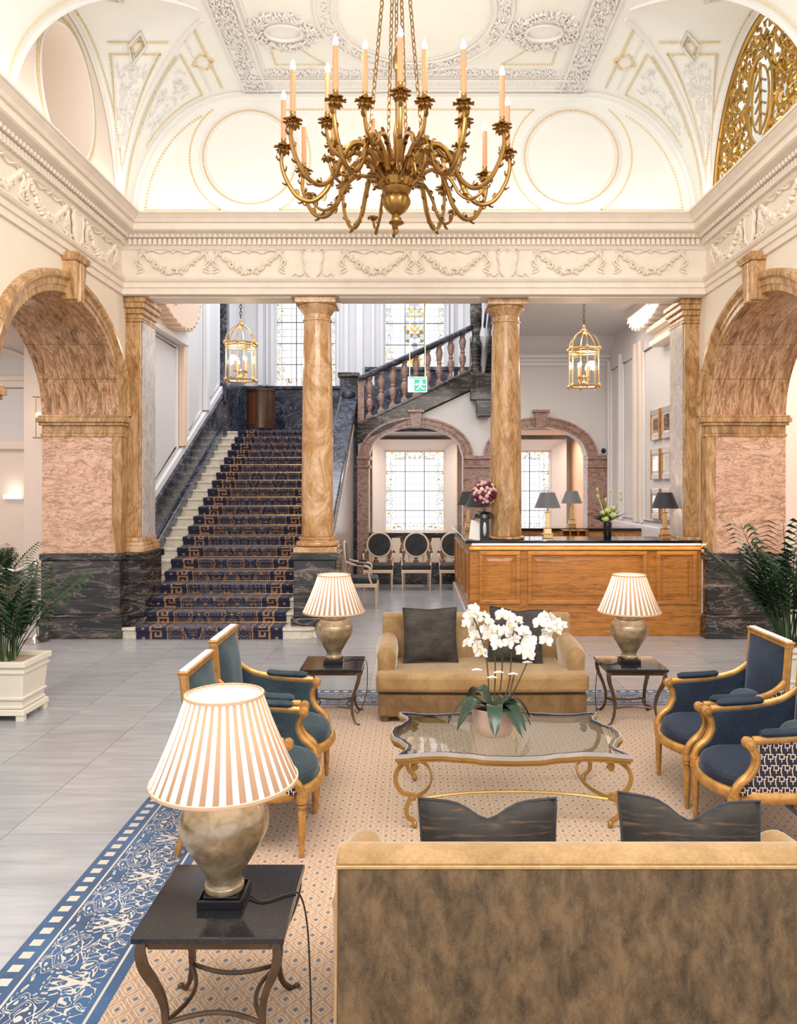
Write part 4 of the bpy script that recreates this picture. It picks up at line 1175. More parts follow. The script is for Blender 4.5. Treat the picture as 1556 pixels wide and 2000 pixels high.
# dado of the landing and mouldings between the windows
MB().box(-3.75, -1.1, BY-.06, BY, 2.98, 4.08).box(-3.75, -1.1, BY-.10, BY, 4.08, 4.15).build('dado', M['blue_marble'], whb, smooth=False, bevel=.01)
MB().box(-1.1, 1.3, BY-.06, BY, 3.1, 4.50).box(-1.1, 1.3, BY-.10, BY, 4.50, 4.58).build('dado', M['blue_marble'], whb, smooth=False, bevel=.01)
for x, w_ in ((-1.52,.10),(-1.22,.16),(-.92,.08),(-3.45,.12),(.86,.08),(1.05,.12),(-3.30,.05)):
    MB().box(x-w_/2, x+w_/2, BY-.07, BY, 4.16, 7.5).build('wall_rib', M['hall_trim'], whb, smooth=False, bevel=.02)

# right wall of the hall, ceiling over the reception
whr = struct(MB().box(3.76, XO, 10.1, 17.5, 0, 4.9), 'wall_hall_right', M['hall_wall'], smooth=False)
for y, w_ in ((12.65,.14),(12.95,.10),(10.35,.12),(13.9,.10),(14.7,.08)):
    MB().box(3.70, 3.76, y-w_/2, y+w_/2, 1.3, 4.3).build('wall_strip', M['hall_trim'] if y > 13 or y < 11 else M['pink_room'], whr, smooth=False, bevel=.015)
for a, b in ((10.45, 12.55), (13.05, 13.8), (14.0, 14.6)):
    MB().tube([(3.745,a+.05,1.35),(3.745,b-.05,1.35),(3.745,b-.05,4.1),(3.745,a+.05,4.1)], .02, 6, True).build('panel_moulding', M['hall_trim'], whr)
MB().box(3.69, 3.76, 10.15, 14.8, 1.0, 1.28).build('dado_rail', M['hall_trim'], whr, smooth=False, bevel=.02)
g = MB().box(3.55, 3.76, 10.1, 11.6, 4.0, 4.08).box(3.62, 3.76, 10.1, 11.6, 4.08, 4.2).box(3.5, 3.76, 10.1, 11.6, 4.2, 4.28)
g.build('wall_cornice', M['pink_room'], whr, smooth=False, bevel=.01)
bracket(1, whr, 'pink_room')
g = MB().box(1.5, 3.78, 10.1, 15.0, 4.72, 4.85)
chr_ = struct(g, 'ceiling_reception', M['hall_wall'], smooth=False)
g = MB().box(1.45, 3.76, AY-.05, AY, 4.22, 4.30).box(1.45, 3.76, AY-.09, AY, 4.30, 4.36).box(1.45, 3.76, AY-.16, AY, 4.36, 4.44)
g.build('cornice', M['hall_trim'], chr_, smooth=False, bevel=.01)
pc = [(0,0)]+[(.5*sin(a), -.36+.36*cos(a)) for a in [PI/2*i/8 for i in range(9)]]
MB().prism([(AY, 4.72), (AY, 4.40)]+[(AY-.45*sin(PI/2*i/8), 4.40+.32*(1-cos(PI/2*i/8))) for i in range(9)], 1.5, 3.76, 'x').build('cove', M['hall_wall'], chr_)
MB().box(1.38, 1.5, 10.1, 15.0, 4.6, 7.6).build('fascia', M['hall_wall'], chr_, smooth=False)

struct(MB().box(-XO, 1.5, 10.1, 17.65, 7.6, 7.75), 'ceiling_hall', M['hall_wall'], smooth=False)
# ---- upper flight: string, steps, rail, balusters, newel
uf = thing('upper_flight', 'upper stair flight of dark marble rising right above the arch', 'stairs', (0, AY, 0))
MB().prism([(FX0-.02, 2.72), (FX1, 3.76), (FX1, 4.13), (FX0-.02, 3.08)], -.06, .30, 'y').build('string', M['dark_marble'], uf, smooth=False, bevel=.015)
MB().prism([(FX0, 3.06), (FX1, 4.10), (FX1, 4.16), (FX0, 3.12)], -.10, .0, 'y').build('string_moulding', M['dark_marble'], uf, smooth=False, bevel=.01)
for k in range(8):
    x0 = FX0+.27*k
    MB().box(x0, FX1+.1, .30, 1.9, 2.98+.135*k, 3.0+.135*(k+1)).build('step', M['blue_marble'], uf, smooth=False)
P0, P1 = (FX0, 4.02), (FX1+.02, 5.02)
MB().prism([(P0[0], P0[1]-.11), (P1[0], P1[1]-.11), P1, P0], -.10, .14, 'y').build('handrail', M['blue_marble'], uf, smooth=False, bevel=.03)
bp = [(.062,0),(.062,.05),(.04,.07),(.03,.10),(.035,.14),(.065,.24),(.068,.31),(.05,.36),(.035,.38),(.048,.40),(.048,.42),(.035,.44),(.055,.52),(.072,.62),(.05,.70),(.04,.72),(.06,.75),(.06,.80)]
bmesh_ = MB().lathe(bp, 14).box(-.065,.065,-.065,.065,-.02,.05).mesh('baluster', M['brown_marble'])
for q in range(9):
    x = -.86+.225*q
    o = bpy.data.objects.new('baluster', bmesh_); COL.objects.link(o); o.parent = uf
    o.location = (x, .02, lerp(3.12, 4.16, (x-FX0)/(FX1-FX0)))
MB().box(FX0, FX0+.12, -.05, .10, 3.1, 3.95).build('half_baluster', M['brown_marble'], uf, smooth=False)
n2 = thing('upper_newel', 'tall fluted dark marble newel atop the upper flight, left of the yellow column', 'newel post', (1.20, AY, 0))
g = MB().lathe([(.10,4.1),(.11,4.2),(.09,4.25),(.11,4.5),(.12,4.65),(.08,4.75),(.075,4.85),(.11,5.0),(.12,5.3),(.10,5.6)], 14)
g.build('shaft', M['dark_marble'], n2)
MB().box(-.12,.36,-.12,.14,3.55,4.10).build('block', M['dark_marble'], n2, smooth=False, bevel=.02)
g = MB().prism([(-.06,3.55),(.34,3.55),(.30,3.46),(.30,3.34),(.26,3.22),(.0,3.22),(-.02,3.34),(-.02,3.46)], -.30, .10, 'y').build('bracket', M['dark_marble'], n2, smooth=False, bevel=.02)
t3 = thing('return_flight', 'steep dark marble string of the flight returning overhead beside the yellow column', 'stairs', (1.42, AY, 0))
MB().prism([(0,4.0),(0,4.55),(-2.6,6.1),(-2.6,5.5)], -.06, .06, 'x').build('string', M['dark_marble'], t3, smooth=False, bevel=.015)
MB().prism([(0,4.95),(0,5.07),(-2.6,6.6),(-2.6,6.48)], -.08, .08, 'x').build('handrail', M['blue_marble'], t3, smooth=False, bevel=.02)
# ================================================================ FURNITURE
# ---- rug
rug = MB().box(-RW, RW, -RL, RL, 0, .012).build('lounge_rug', M['rug'], None, smooth=False)
rug.location = (.54, 7.12-RL, .001)
tag(rug, 'large beige diamond patterned rug with blue coral border under the lounge seating', 'rug')

# ---- side table
def side_table(lab, loc, rz=0):
    t = thing('side_table', lab, 'table', loc, rz, None)
    MB().box(-.245, .245, -.24, .24, .437, .459).build('table_top', M['granite'], t, smooth=False, bevel=.004)
    g = MB()
    for s in (-1, 1):
        g.box(-.20, .20, s*.205-.008, s*.205+.008, .405, .437); g.box(s*.21-.008, s*.21+.008, -.20, .20, .405, .437)
    g.build('apron', M['bronze'], t, smooth=False, bevel=.002)
    for sx in (-1, 1):
        for sy in (-1, 1):
            P = [(.215,.435),(.222,.40),(.212,.34),(.185,.27),(.165,.20),(.160,.13),(.172,.06),(.198,.018),(.215,.010)]
            W_ = [.020,.020,.019,.017,.015,.013,.011,.010,.009]
            pts = catmull([(sx*p[0], sy*p[0]*.97, p[1]) for p in P], 3)
            rs = [W_[min(len(W_)-1, int(i/3))] for i in range(len(pts))]
            g = MB().tube(pts, rs, 4); g.ell((sx*.218, sy*.21, .013), (.014,.014,.013), 8, 6)
            g.build('leg', M['bronze'], t, ang=50)
    pts = []
    for q in range(4):
        a0 = PI/4+q*PI/2
        c0 = Vector((.165*cos(a0)*1.414, .16*sin(a0)*1.414, .13)); c1 = Vector((.165*cos(a0+PI/2)*1.414, .16*sin(a0+PI/2)*1.414, .13))
        for i in range(10):
            f = i/10; p = c0.lerp(c1, f); p *= 1; d = Vector((cos(a0+PI/4), sin(a0+PI/4), 0)); pts.append(p-d*.055*sin(PI*f))
    MB().tube(pts, .008, 6, True).build('ring_stretcher', M['bronze'], t)
    return t
T1 = side_table('nearest black granite side table with bronze legs, under the big lamp', (-.66, 2.69, 0))
T2 = dup(T1, (-.655, 6.28, 0), 0, 'black granite side table left of the far sofa'); T3 = dup(T1, (1.765, 6.28, 0), R(-1), 'black granite side table right of the far sofa')
for t in (T1, T2, T3): t['group'] = 'granite side tables'

# ---- table lamp
def table_lamp(lab, loc, power):
    t = thing('table_lamp', lab, 'lamp', loc, 0, 'pleated shade table lamps')
    b = MB().box(-.072,.072,-.072,.072,0,.016).box(-.060,.060,-.060,.060,.016,.034)
    for s in (-1, 1):
        b.box(-.076,.076,s*.074-.005,s*.074+.005,0,.030); b.box(s*.074-.005,s*.074+.005,-.069,.069,0,.030)
    b.build('base', M['black'], t, smooth=False, bevel=.003)
    pr = [(.045,.034),(.066,.036),(.068,.055),(.060,.064),(.064,.09),(.088,.13),(.125,.19),(.148,.235),(.154,.27),(.150,.30),(.134,.328),(.115,.348),(.102,.358),(.098,.362),(.094,.359),(.090,.363),(.088,.38),(.092,.40),(.095,.408),(.03,.412)]
    sm = catmull([(r, 0, z) for r, z in pr], 3)
    MB().lathe([(p.x, p.z) for p in sm], 40).build('vase_body', M['ceramic'], t, ang=30)
    MB().lathe([(.100,.356),(.1045,.360),(.100,.364)], 32, cap=False).build('neck_line', M['bronze'], t)
    MB().tube([(0,0,.41),(0,0,.50)], .010, 8).tube([(0,0,.48),(.07,0,.53),(.075,0,.60),(0,0,.68)], .003, 5).tube([(0,0,.48),(-.07,0,.53),(-.075,0,.60),(0,0,.68)], .003, 5).build('harp', M['brass'], t)
    MB().ell((0,0,.545),(.028,.028,.04),10,7).build('bulb', M['bulb_soft'], t)
    n = 144
    def rf(i, z): return 1+(.011 if (i % 4) in (0, 1) else -.008)
    sp = [(.252,.412),(.250,.418),(.224,.475),(.194,.545),(.163,.622),(.134,.705),(.133,.712)]
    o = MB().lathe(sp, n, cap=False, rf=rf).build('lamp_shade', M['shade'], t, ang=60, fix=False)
    MB().lathe([(.248,.407),(.256,.411),(.256,.421),(.250,.423)], 48, cap=False).build('lower_trim', M['shade_trim'], t)
    MB().lathe([(.128,.706),(.137,.708),(.137,.718),(.130,.720)], 48, cap=False).build('upper_trim', M['shade_trim'], t)
    l = bpy.data.lights.new('lamp_light', 'POINT'); l.energy = power; l.color = (1,.80,.60); l.shadow_soft_size = .05
    lo = bpy.data.objects.new('lamp_light', l); COL.objects.link(lo); lo.parent = t; lo.location = (0,0,.60)
    return t
M['shade_trim'] = plain('shade_trim', (.58,.38,.25), .7)
L1 = table_lamp('large pleated cream lamp with pearl brown vase base on nearest side table', (-.663, 2.69, .459), 1.8)
L2 = dup(L1, (-.655, 6.30, .459), 0, 'lit pleated cream lamp on the side table left of far sofa')
L3 = dup(L1, (1.765, 6.30, .459), 0, 'lit pleated cream lamp on the side table right of far sofa')
# flexes
def cable(pts, lab):
    o = MB().tube(catmull(pts, 6), .0035, 6).build('lamp_cable', M['cable'], None); tag(o, lab, 'cable', 'lamp cables')
cable([(-.575,2.69,.468),(-.52,2.66,.464),(-.45,2.70,.464),(-.405,2.72,.455),(-.375,2.70,.36),(-.35,2.60,.20),(-.325,2.45,.06),(-.30,2.30,.02),(-.27,2.2,.018)], 'brown cable running from the nearest lamp down to the rug')
cable([(-.57,6.34,.467),(-.50,6.40,.463),(-.41,6.38,.462),(-.385,6.35,.40),(-.39,6.30,.2),(-.45,6.3,.05),(-.5,6.45,.02)], 'thin cable hanging beside the left far side table')
cable([(1.68,6.28,.467),(1.60,6.22,.463),(1.53,6.25,.463),(1.51,6.30,.42),(1.50,6.35,.2),(1.52,6.4,.02)], 'thin cable on the right far side table')

# ---- sofa, facing -y, front edge at y=-.43
def cushion_grid(g, cx, cy, cz, hx, hy, hz, n=14, pw=3.2, fn=None):
    """pillowy box: superellipsoid-like cushion"""
    def P(u, v):
        a = -PI+2*PI*u; b = -PI/2+PI*v
        def sg(x, p): return math.copysign(abs(x)**p, x)
        e1 = e2 = 2/pw/1.6
        x = hx*sg(cos(b), e1)*sg(cos(a), e2); y = hy*sg(cos(b), e1)*sg(sin(a), e2); z = hz*sg(sin(b), e1)
        p = (cx+x, cy+y, cz+z); return fn(p) if fn else p
    g.grid(P, n*3, n*2, closed_u=True)
    return g
def sofa(lab, loc, rz):
    t = thing('sofa', lab, 'sofa', loc, rz, 'gold velvet sofas')
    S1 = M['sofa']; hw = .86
    def rbox(nm, x0, x1, y0, y1, z0, z1, bev=.03, mat=S1):
        return MB().box(x0, x1, y0, y1, z0, z1).build(nm, mat, t, bevel=bev)
    # base with a gently bowed front
    P = [(-hw+.02,.40),(-hw+.02,-.38)]+[(lerp(-hw+.06, hw-.06, i/12), -.405-.02*sin(PI*i/12)) for i in range(13)]+[(hw-.02,-.38),(hw-.02,.40)]
    o = MB().prism(P, .055, .245, 'z').build('base', M['sofa_base'], t, bevel=.02)
    P = [(-hw+.005,-.10),(-hw+.005,-.40)]+[(lerp(-hw+.03, hw-.03, i/14), -.445-.02*sin(PI*i/14)) for i in range(15)]+[(hw-.005,-.40),(hw-.005,-.10),(.70,-.10),(.70,.26),(-.70,.26),(-.70,-.10)]
    o = MB().prism(P, .262, .405, 'z').build('seat_cushion', M['sofa_pale'], t, bevel=.035); o.modifiers['bevel'].segments = 4
    # back: raked slab with rounded top roll
    bp = [(.16,.25),(.225,.73)]+[(.295+.068*cos(a), .745+.035*sin(a)) for a in [PI-PI*i/10 for i in range(1, 10)]]+[(.362,.74),(.43,.08),(.20,.08)]
    g = MB().prism(bp, -hw+.035, hw-.035, 'x'); g.build('backrest', M['sofa_pale'], t, ang=30, bevel=.012)
    # rear panel, its shade painted as darker velvet, with piping
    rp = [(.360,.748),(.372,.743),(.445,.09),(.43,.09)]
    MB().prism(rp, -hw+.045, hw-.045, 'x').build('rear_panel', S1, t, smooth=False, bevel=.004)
    MB().tube([(-hw+.04,.442,.10),(-hw+.04,.368,.748),(hw-.04,.368,.748),(hw-.04,.442,.10)], .006, 6).build('piping', M['piping'], t)
    for s in (-1, 1):
        def A(u, v):
            # v along y from back to front, u round the section; roll lowers and widens forward
            y = lerp(.26, -.30, v); dz = .0-.045*v; top = .625+dz; wd = .075+.018*sin(PI*v)
            a = 2*PI*u
            # section: slab with round top
            c_ = cos(a); s_ = sin(a)
            x = s*(.775+wd*c_*(1 if s_ > 0 else .93)); z = top-.09+.09*s_ if s_ > 0 else top-.09-(top-.09-.24)*min(1, -s_*1.25)
            if v < .06: k = 1-v/.06; x = lerp(x, s*.775, k); z = lerp(z, .40, k)
            if v > .93: k = (v-.93)/.07; x = lerp(x, s*.775, 1-math.sqrt(max(0, 1-k*k)) if k < 1 else 1); z = lerp(z, top-.15, (1-math.sqrt(max(0,1-k*k)))*.7)
            return (x, y-.02*sin(PI*min(1, v/.95)), z)
        g = MB().grid(A, 24, 24, closed_u=True); g.build('arm', M['sofa_pale'], t, ang=60)
        for y in (-.34, .34):
            MB().lathe([(.028,0),(.042,.02),(.045,.055)], 14, M=Matrix.Translation((s*.78, y, 0))).build('foot', M['oak_foot'], t)
    return t
S_far = sofa('gold velvet sofa facing the camera behind the glass table', (.55, 6.53, .0), 0)
S_near = dup(S_far, (.59, 2.665, .012), PI, 'gold brown velvet sofa in the foreground seen from behind')

def pillow(lab, loc, tilt, rz, size=.235, roll=0, dent=.04, mat='grey_velvet', group='dark scatter cushions'):
    t = thing('scatter_cushion', lab, 'cushion', loc, 0, group)
    t.rotation_euler = (tilt, roll, rz)
    def P(u, v, sgn):
        x = 2*u-1; z = 2*v-1
        ed = max(0, (1-x*x))**.45*max(0, (1-z*z))**.45
        pin = 1-.07*(1-abs(x))*1-.0
        zz = z*size*(1-.06*(1-x*x)); xx = x*size*(1-.06*(1-z*z))
        if z > 0: zz -= dent*math.exp(-(x/.30)**2)*z*z
        return (xx, sgn*.062*ed+.004*noise.noise(Vector((x*3, z*3, sgn))), zz)
    g = MB().grid(lambda u, v: P(u, v, 1), 20, 20).grid(lambda u, v: P(u, v, -1), 20, 20)
    g.build('cover', M[mat], t, ang=60)
    pts = [P(i/14, 1, 1) for i in range(14)]+[P(1, 1-i/14, 1) for i in range(14)]+[P(1-i/14, 0, 1) for i in range(14)]+[P(0, i/14, 1) for i in range(14)]
    MB().tube(pts, .0055, 5, True).build('piping', M['dark_fabric'], t)
    return t
pillow('grey velvet cushion at the left of the far sofa', (.14, 6.555, .632), R(-15), R(4), .232, 0, .005)
pillow('grey velvet cushion behind the orchids on the far sofa', (.87, 6.555, .63), R(-15), R(-6), .232, R(3), .02)
pillow('dark shot-silk cushion at the left of the nearest sofa', (.25, 2.56, .61), R(15), R(180), .235, 0, .055, 'shot_silk')
pillow('dark velvet cushion at the right of the nearest sofa', (.925, 2.56, .61), R(16), R(178), .24, R(-3), .065, 'shot_silk')

# ---- armchair facing +x. front leg x=.31; near side flag sgn for bolster
def armchair(lab, loc, rz, velvet_key, bol):
    t = thing('armchair', lab, 'armchair', loc, rz, 'gilt framed velvet armchairs')
    V = M[velvet_key]; G = M['gold_leaf']
    hw = .276; hb = .248
    def tube(nm, pts, r, flat=None, k=5, mat=G, n=8):
        return MB().tube(catmull(pts, k), r, n, flat=flat).build(nm, mat, t, ang=50)
    # seat
    out = [(-.26,-hw+.02),(.10,-hw+.01)]+[(.14+.20*sin(a), -(hw-.01)*cos(a)) for a in [PI*i/14 for i in range(1, 14)]]+[(.10,hw-.01),(-.26,hw-.02)]
    def ins(p, f): return (p[0]*f if p[0] > 0 else p[0], p[1]*f)
    g = MB(); rows = []
    for z, f in ((.335,1.0),(.385,1.01),(.405,.985),(.418,.93),(.428,.80),(.432,.5),(.433,.1)):
        rows.append([(*ins(p, f), z) for p in out]+[(*ins(out[0], f), z)])
    for i in range(len(rows)-1): g.strip(rows[i], rows[i+1])
    g.build('seat', V, t, ang=60)
    fo = [(.14+.215*sin(a), -(hw+.008)*cos(a), .325) for a in [PI*i/14 for i in range(15)]]
    fr = [(-.28,-hw-.005,.325)]+fo+[(-.28,hw+.005,.325)]
    MB().tube(fr+[(-.29,0,.325)], .026, 8, True, flat=(1.15,.8)).build('seat_rail', G, t, ang=50)
    MB().tube([(p[0]*1.02, p[1]*1.02, .342) for p in fr[1:-1]], .006, 5).build('rail_moulding', G, t)
    for sy in (-1, 1):
        M_ = Matrix.Translation((.29, sy*(hw-.015), 0))
        MB().lathe([(.010,0),(.014,.015),(.013,.03),(.017,.05),(.014,.06),(.018,.09),(.022,.24),(.018,.255),(.026,.265),(.026,.275),(.020,.28),(.030,.29),(.030,.345)], 12, M=M_).build('leg', G, t)
        MB().tube(catmull([(-.27,sy*(hw-.03),.33),(-.30,sy*(hw-.03),.2),(-.35,sy*(hw-.03),.0)], 4), [.024]*5+[.018]*4, 6).build('leg', G, t)
        # arm: rail from the back, scroll, S post
        tube('arm_rail', [(-.30,sy*(hb),.745),(-.25,sy*(hb+.008),.70),(-.18,sy*(hw-.012),.662),(-.05,sy*hw,.632),(.10,sy*hw,.618),(.20,sy*hw,.612)], .020, (1.1,.85))
        g = MB(); Mx = Matrix.Translation((.222, sy*hw, .600))@Matrix.Rotation(R(90), 4, 'X')
        g.lathe([(.008,-.030),(.026,-.028),(.030,-.012),(.030,.012),(.026,.028),(.008,.030)], 14, M=Mx)
        g.lathe([(.004,-.036),(.014,-.034),(.014,.034),(.004,.036)], 10, M=Mx); g.build('arm_scroll', G, t)
        tube('arm_post', [(.215,sy*hw,.60),(.19,sy*hw,.55),(.185,sy*hw,.50),(.215,sy*hw,.44),(.27,sy*hw,.39),(.298,sy*(hw-.005),.33)], .023, (1,1))
        tube('arm_post_bead', [(.228,sy*hw,.58),(.205,sy*(hw+.016),.54),(.203,sy*(hw+.018),.50),(.232,sy*(hw+.016),.44),(.29,sy*(hw+.012),.38)], .006)
        g = MB().tube(catmull([(-.10,sy*hw,.665),(.0,sy*hw,.655),(.16,sy*hw,.648)], 4), [.016]+[.026]*7+[.016], 10, flat=(.8,1.15)); g.build('arm_pad', V, t, ang=60)
        # side panels: velvet inside, fret cloth outside
        sp = [(-.27,.335),(.27,.335),(.262,.385),(.205,.44),(.178,.50),(.185,.56),(.205,.60),(-.03,.618),(-.18,.65),(-.27,.70)]
        a, b = sorted((sy*(hw-.035), sy*(hw-.004))); MB().prism(sp, a, b, 'y').build('inner_side', V, t, smooth=False)
        a, b = sorted((sy*(hw-.004), sy*(hw+.004))); MB().prism(sp, a, b, 'y').build('outer_side', M['fret'], t, smooth=False)
    # back: raked
    def BK(z): return -.265-.048*(z-.34)/.62
    for sy in (-1, 1):
        MB().tube([(BK(.33),sy*hb,.33),(BK(.55),sy*hb,.55),(BK(.80),sy*hb,.80),(BK(.97),sy*hb,.965)], .024, 6, flat=(.8,1)).build('back_post', G, t, ang=50)
    MB().box(BK(.97)-.024, BK(.97)+.022, -hb-.018, hb+.018, .935, .965).box(BK(.97)-.030, BK(.97)+.028, -hb-.024, hb+.024, .962, .975).build('top_rail', G, t, smooth=False, bevel=.005)
    MB().box(BK(.97)-.020, BK(.97)+.018, -hb, hb, .975, .981).build('rail_highlight', M['pale_metal'], t, smooth=False)  # pale strip painting the highlight along the rail top
    def BF(u, v):
        z = lerp(.36, .935, v); y = lerp(-hb+.015, hb-.015, u); b_ = (1-(2*u-1)**4)*(1-(2*v-1)**4)
        return (BK(z)+.018+.045*b_, y, z)
    def BR(u, v):
        x, y, z = BF(u, v); return (BK(z)+.0, y, z)
    g = MB().grid(BF, 12, 12).grid(BR, 1, 1); g.build('back_pad', V, t, ang=60)
    g = MB().add([(BK(.34)-.018,-hb,.34),(BK(.34)-.018,hb,.34),(BK(.94)-.018,hb,.94),(BK(.94)-.018,-hb,.94),
                  (BK(.34),-hb,.34),(BK(.34),hb,.34),(BK(.94),hb,.94),(BK(.94),-hb,.94)],
                 [(0,1,2,3),(4,5,6,7),(0,1,5,4),(1,2,6,5),(2,3,7,6),(3,0,4,7)])
    g.build('rear_panel', M['fret'], t, smooth=False)
    g = MB(); cushion_grid(g, -.11, bol*.13, .575, .10, .10, .092, 8, 1.4)
    g.build('bolster', M['teal_velvet'], t, ang=60)
    return t
CA = armchair('navy velvet armchair with gilt frame, far one of the right-hand pair', (1.89, 4.76, .012), PI, 'blue_velvet', 1)
CB = dup(CA, (1.90, 4.13, .012), PI, 'navy velvet armchair with gilt frame and fret cloth side at right edge')

CC = armchair('grey blue velvet armchair with gilt frame, far one of the left-hand pair', (-.86, 4.755, .012), 0, 'teal_velvet', -1)
CD = dup(CC, (-.86, 4.165, .012), 0, 'grey blue velvet armchair with gilt frame behind the big lamp shade')
CD.scale = (1, 1, .97); CC.scale = (1, 1, 1.012)

# ---- coffee table
ct = thing('coffee_table', 'glass topped coffee table with serpentine edge and scrolled gold iron legs', 'table', (.545, 4.58, .012))
def serp():
    hx, hy = .64, .40; out = []
    def side(n, f):
        return [f(i/n) for i in range(n)]
    def wv(u): # inward/outward wave along a side 0..1
        return -.035*sin(PI*min(1,u/.25))**2*(u < .25)*1.0 + .0*u
    def off(u): # distance outwards
        c = abs(2*u-1); return (.030*cos(PI*c*1.6) if c < .62 else -.030*cos(PI*(c-.62)/.38*1.0)*-.0-.030*sin(PI/2*(1-(c-.62)/.38))*1.0)
    def prof_(u):
        c = abs(2*u-1)
        pts = [(0,.03),(.2,.022),(.42,-.02),(.62,-.045),(.78,-.038),(.9,-.012),(1,0)]
        for (a, va), (b, vb) in zip(pts, pts[1:]):
            if a <= c <= b: f = (c-a)/(b-a); f = f*f*(3-2*f); return lerp(va, vb, f)
    n = 40
    for i in range(n): u = i/n; out.append((lerp(-hx, hx, u), -hy-prof_(u)))
    m = 28
    for i in range(m): u = i/m; out.append((hx+prof_(u)*1.3, lerp(-hy, hy, u)))
    for i in range(n): u = i/n; out.append((lerp(hx, -hx, u), hy+prof_(u)))
    for i in range(m): u = i/m; out.append((-hx-prof_(u)*1.3, lerp(hy, -hy, u)))
    return out
so = serp()
MB().prism([(x*.965, y*.95) for x, y in so], .411, .421, 'z').build('glass_top', M['table_glass'], ct, smooth=False)
def ringpoly(f0, f1, z0, z1, fy=1.0):
    g = MB(); A = [(x*f0, y*f0, z1) for x, y in so]; B = [(x*f1, y*f1, z1) for x, y in so]; C = [(x*f1, y*f1, z0) for x, y in so]; E = [(x*f0, y*f0, z0) for x, y in so]
    for r in (A, B, C, E): r.append(r[0])
    g.strip(A, B); g.strip(B, C); g.strip(C, E); g.strip(E, A); return g
ringpoly(.955, .992, .409, .424).build('dark_rim', M['granite'], ct, smooth=False)
ringpoly(.992, .998, .405, .426).build('edge_highlight', M['silver'], ct, smooth=False)  # pale strip standing in for the highlight along the glass edge
ringpoly(.965, 1.012, .388, .405).build('frame', M['gold_iron'], ct, smooth=False)
ringpoly(.955, .995, .372, .388).build('lower_frame', M['gold_iron'], ct, smooth=False)
for sx in (-1, 1):
    for sy in (-1, 1):
        # C scroll over a smaller reversed scroll, lying in the diagonal plane
        P = [(-.075,.345),(-.055,.325),(-.05,.35),(-.08,.375),(-.02,.375),(.035,.33),(.045,.27),(.015,.21),(-.035,.19),(-.06,.185),(-.055,.165),(-.04,.17),(-.015,.12),(-.02,.07),(-.05,.045),(-.06,.03)]
        g = MB().tube(catmull([(sx*(.60+p[0]*1.0), sy*(.355+p[0]*.25), p[1]) for p in P], 4), .0115, 6, flat=(1.2,.9))
        g.ell((sx*.540, sy*.340, .022), (.016,.016,.022), 8, 6)
        g.build('leg', M['gold_iron'], ct, ang=50)
for s in (-1, 1):
    MB().tube(catmull([(-.56,s*.33,.155),(-.3,s*.27,.165),(0,s*.25,.168),(.3,s*.27,.165),(.56,s*.33,.155)], 5), .009, 6, flat=(.8,1.4)).build('long_stretcher', M['gold_iron'], ct)
    MB().tube(catmull([(s*.56,-.33,.155),(s*.47,-.2,.16),(s*.44,0,.16),(s*.47,.2,.16),(s*.56,.33,.155)], 5), .009, 6, flat=(1.4,.8)).build('end_stretcher', M['gold_iron'], ct)

# ---- orchid
oc = thing('potted_orchid', 'white moth orchids in a round beige pot on the glass table', 'plant', (.475, 4.56, .435))
MB().lathe([(.09,0),(.105,.01),(.125,.07),(.133,.155),(.136,.16),(.130,.162),(.124,.15),(.10,.12),(.02,.12)], 36, cap=True).build('pot', M['pot'], oc)
MB().lathe([(.125,.128),(.09,.14),(.03,.148),(.004,.15)], 20, cap=False).build('moss', M['moss'], oc)
ro = random.Random(9)
for i in range(11):
    a = i*2.4+.4; L = ro.uniform(.17,.27); h = ro.uniform(.03,.11); wd = ro.uniform(.038,.050)
    def LF(u, v, a=a, L=L, h=h, wd=wd):
        r = .03+L*v; z = .145+h*sin(PI*v*.95)*1.2-.10*v*v; ww = wd*math.sqrt(max(0, sin(PI*min(.999, .06+.94*v))))*(2*u-1)
        return (r*cos(a)-ww*sin(a), r*sin(a)+ww*cos(a), z+abs(2*u-1)*.012)
    MB().grid(LF, 4, 10).build('leaf', M['orchid_leaf'], oc, ang=60, fix=False)
def LF(u, v):
    ww = .03*math.sqrt(max(0, sin(PI*min(.999, .05+.95*v))))*(2*u-1); return (.07+.05*v, -.03+ww, .15+.22*v)
MB().grid(LF, 4, 8).build('leaf', M['orchid_leaf'], oc, ang=60, fix=False)
# flower mesh
g = MB()
def petal(a, L, w_, cup):
    def P(u, v):
        r = .004+L*v; ww = w_*sin(PI*min(.98, .12+.86*v))**.7*(2*u-1)
        return (r*cos(a)-ww*sin(a), -.012*v+cup*v*v+.006*abs(2*u-1), r*sin(a)+ww*cos(a))
    g.grid(P, 3, 4)
for a in (90, 210, 330): petal(R(a), .038, .013, .0)
for a in (20, 160): petal(R(a), .040, .023, -.004)
fm = g.mesh('flower', M['petal'], ang=60, fix=False)
cm = MB().ell((0,-.008,-.004), (.007,.010,.009), 6, 4).mesh('flower_centre', M['petal_core'])
stems = [
 [(-.03,0,.13),(-.035,0,.35),(-.06,-.01,.52),(-.11,-.02,.66),(-.15,-.03,.74)],
 [(.0,.02,.13),(.01,.02,.35),(.0,.01,.55),(-.02,0,.66),(-.07,-.03,.70)],
 [(.02,.0,.13),(.05,.02,.35),(.055,.02,.55),(.09,.0,.66),(.15,-.03,.66)],
 [(.03,-.02,.13),(.09,.0,.30),(.11,.02,.50),(.13,.02,.64),(.21,.0,.62)],
 [(.04,.0,.12),(.12,.0,.25),(.22,.02,.46),(.30,.02,.66),(.33,.0,.73)],
]
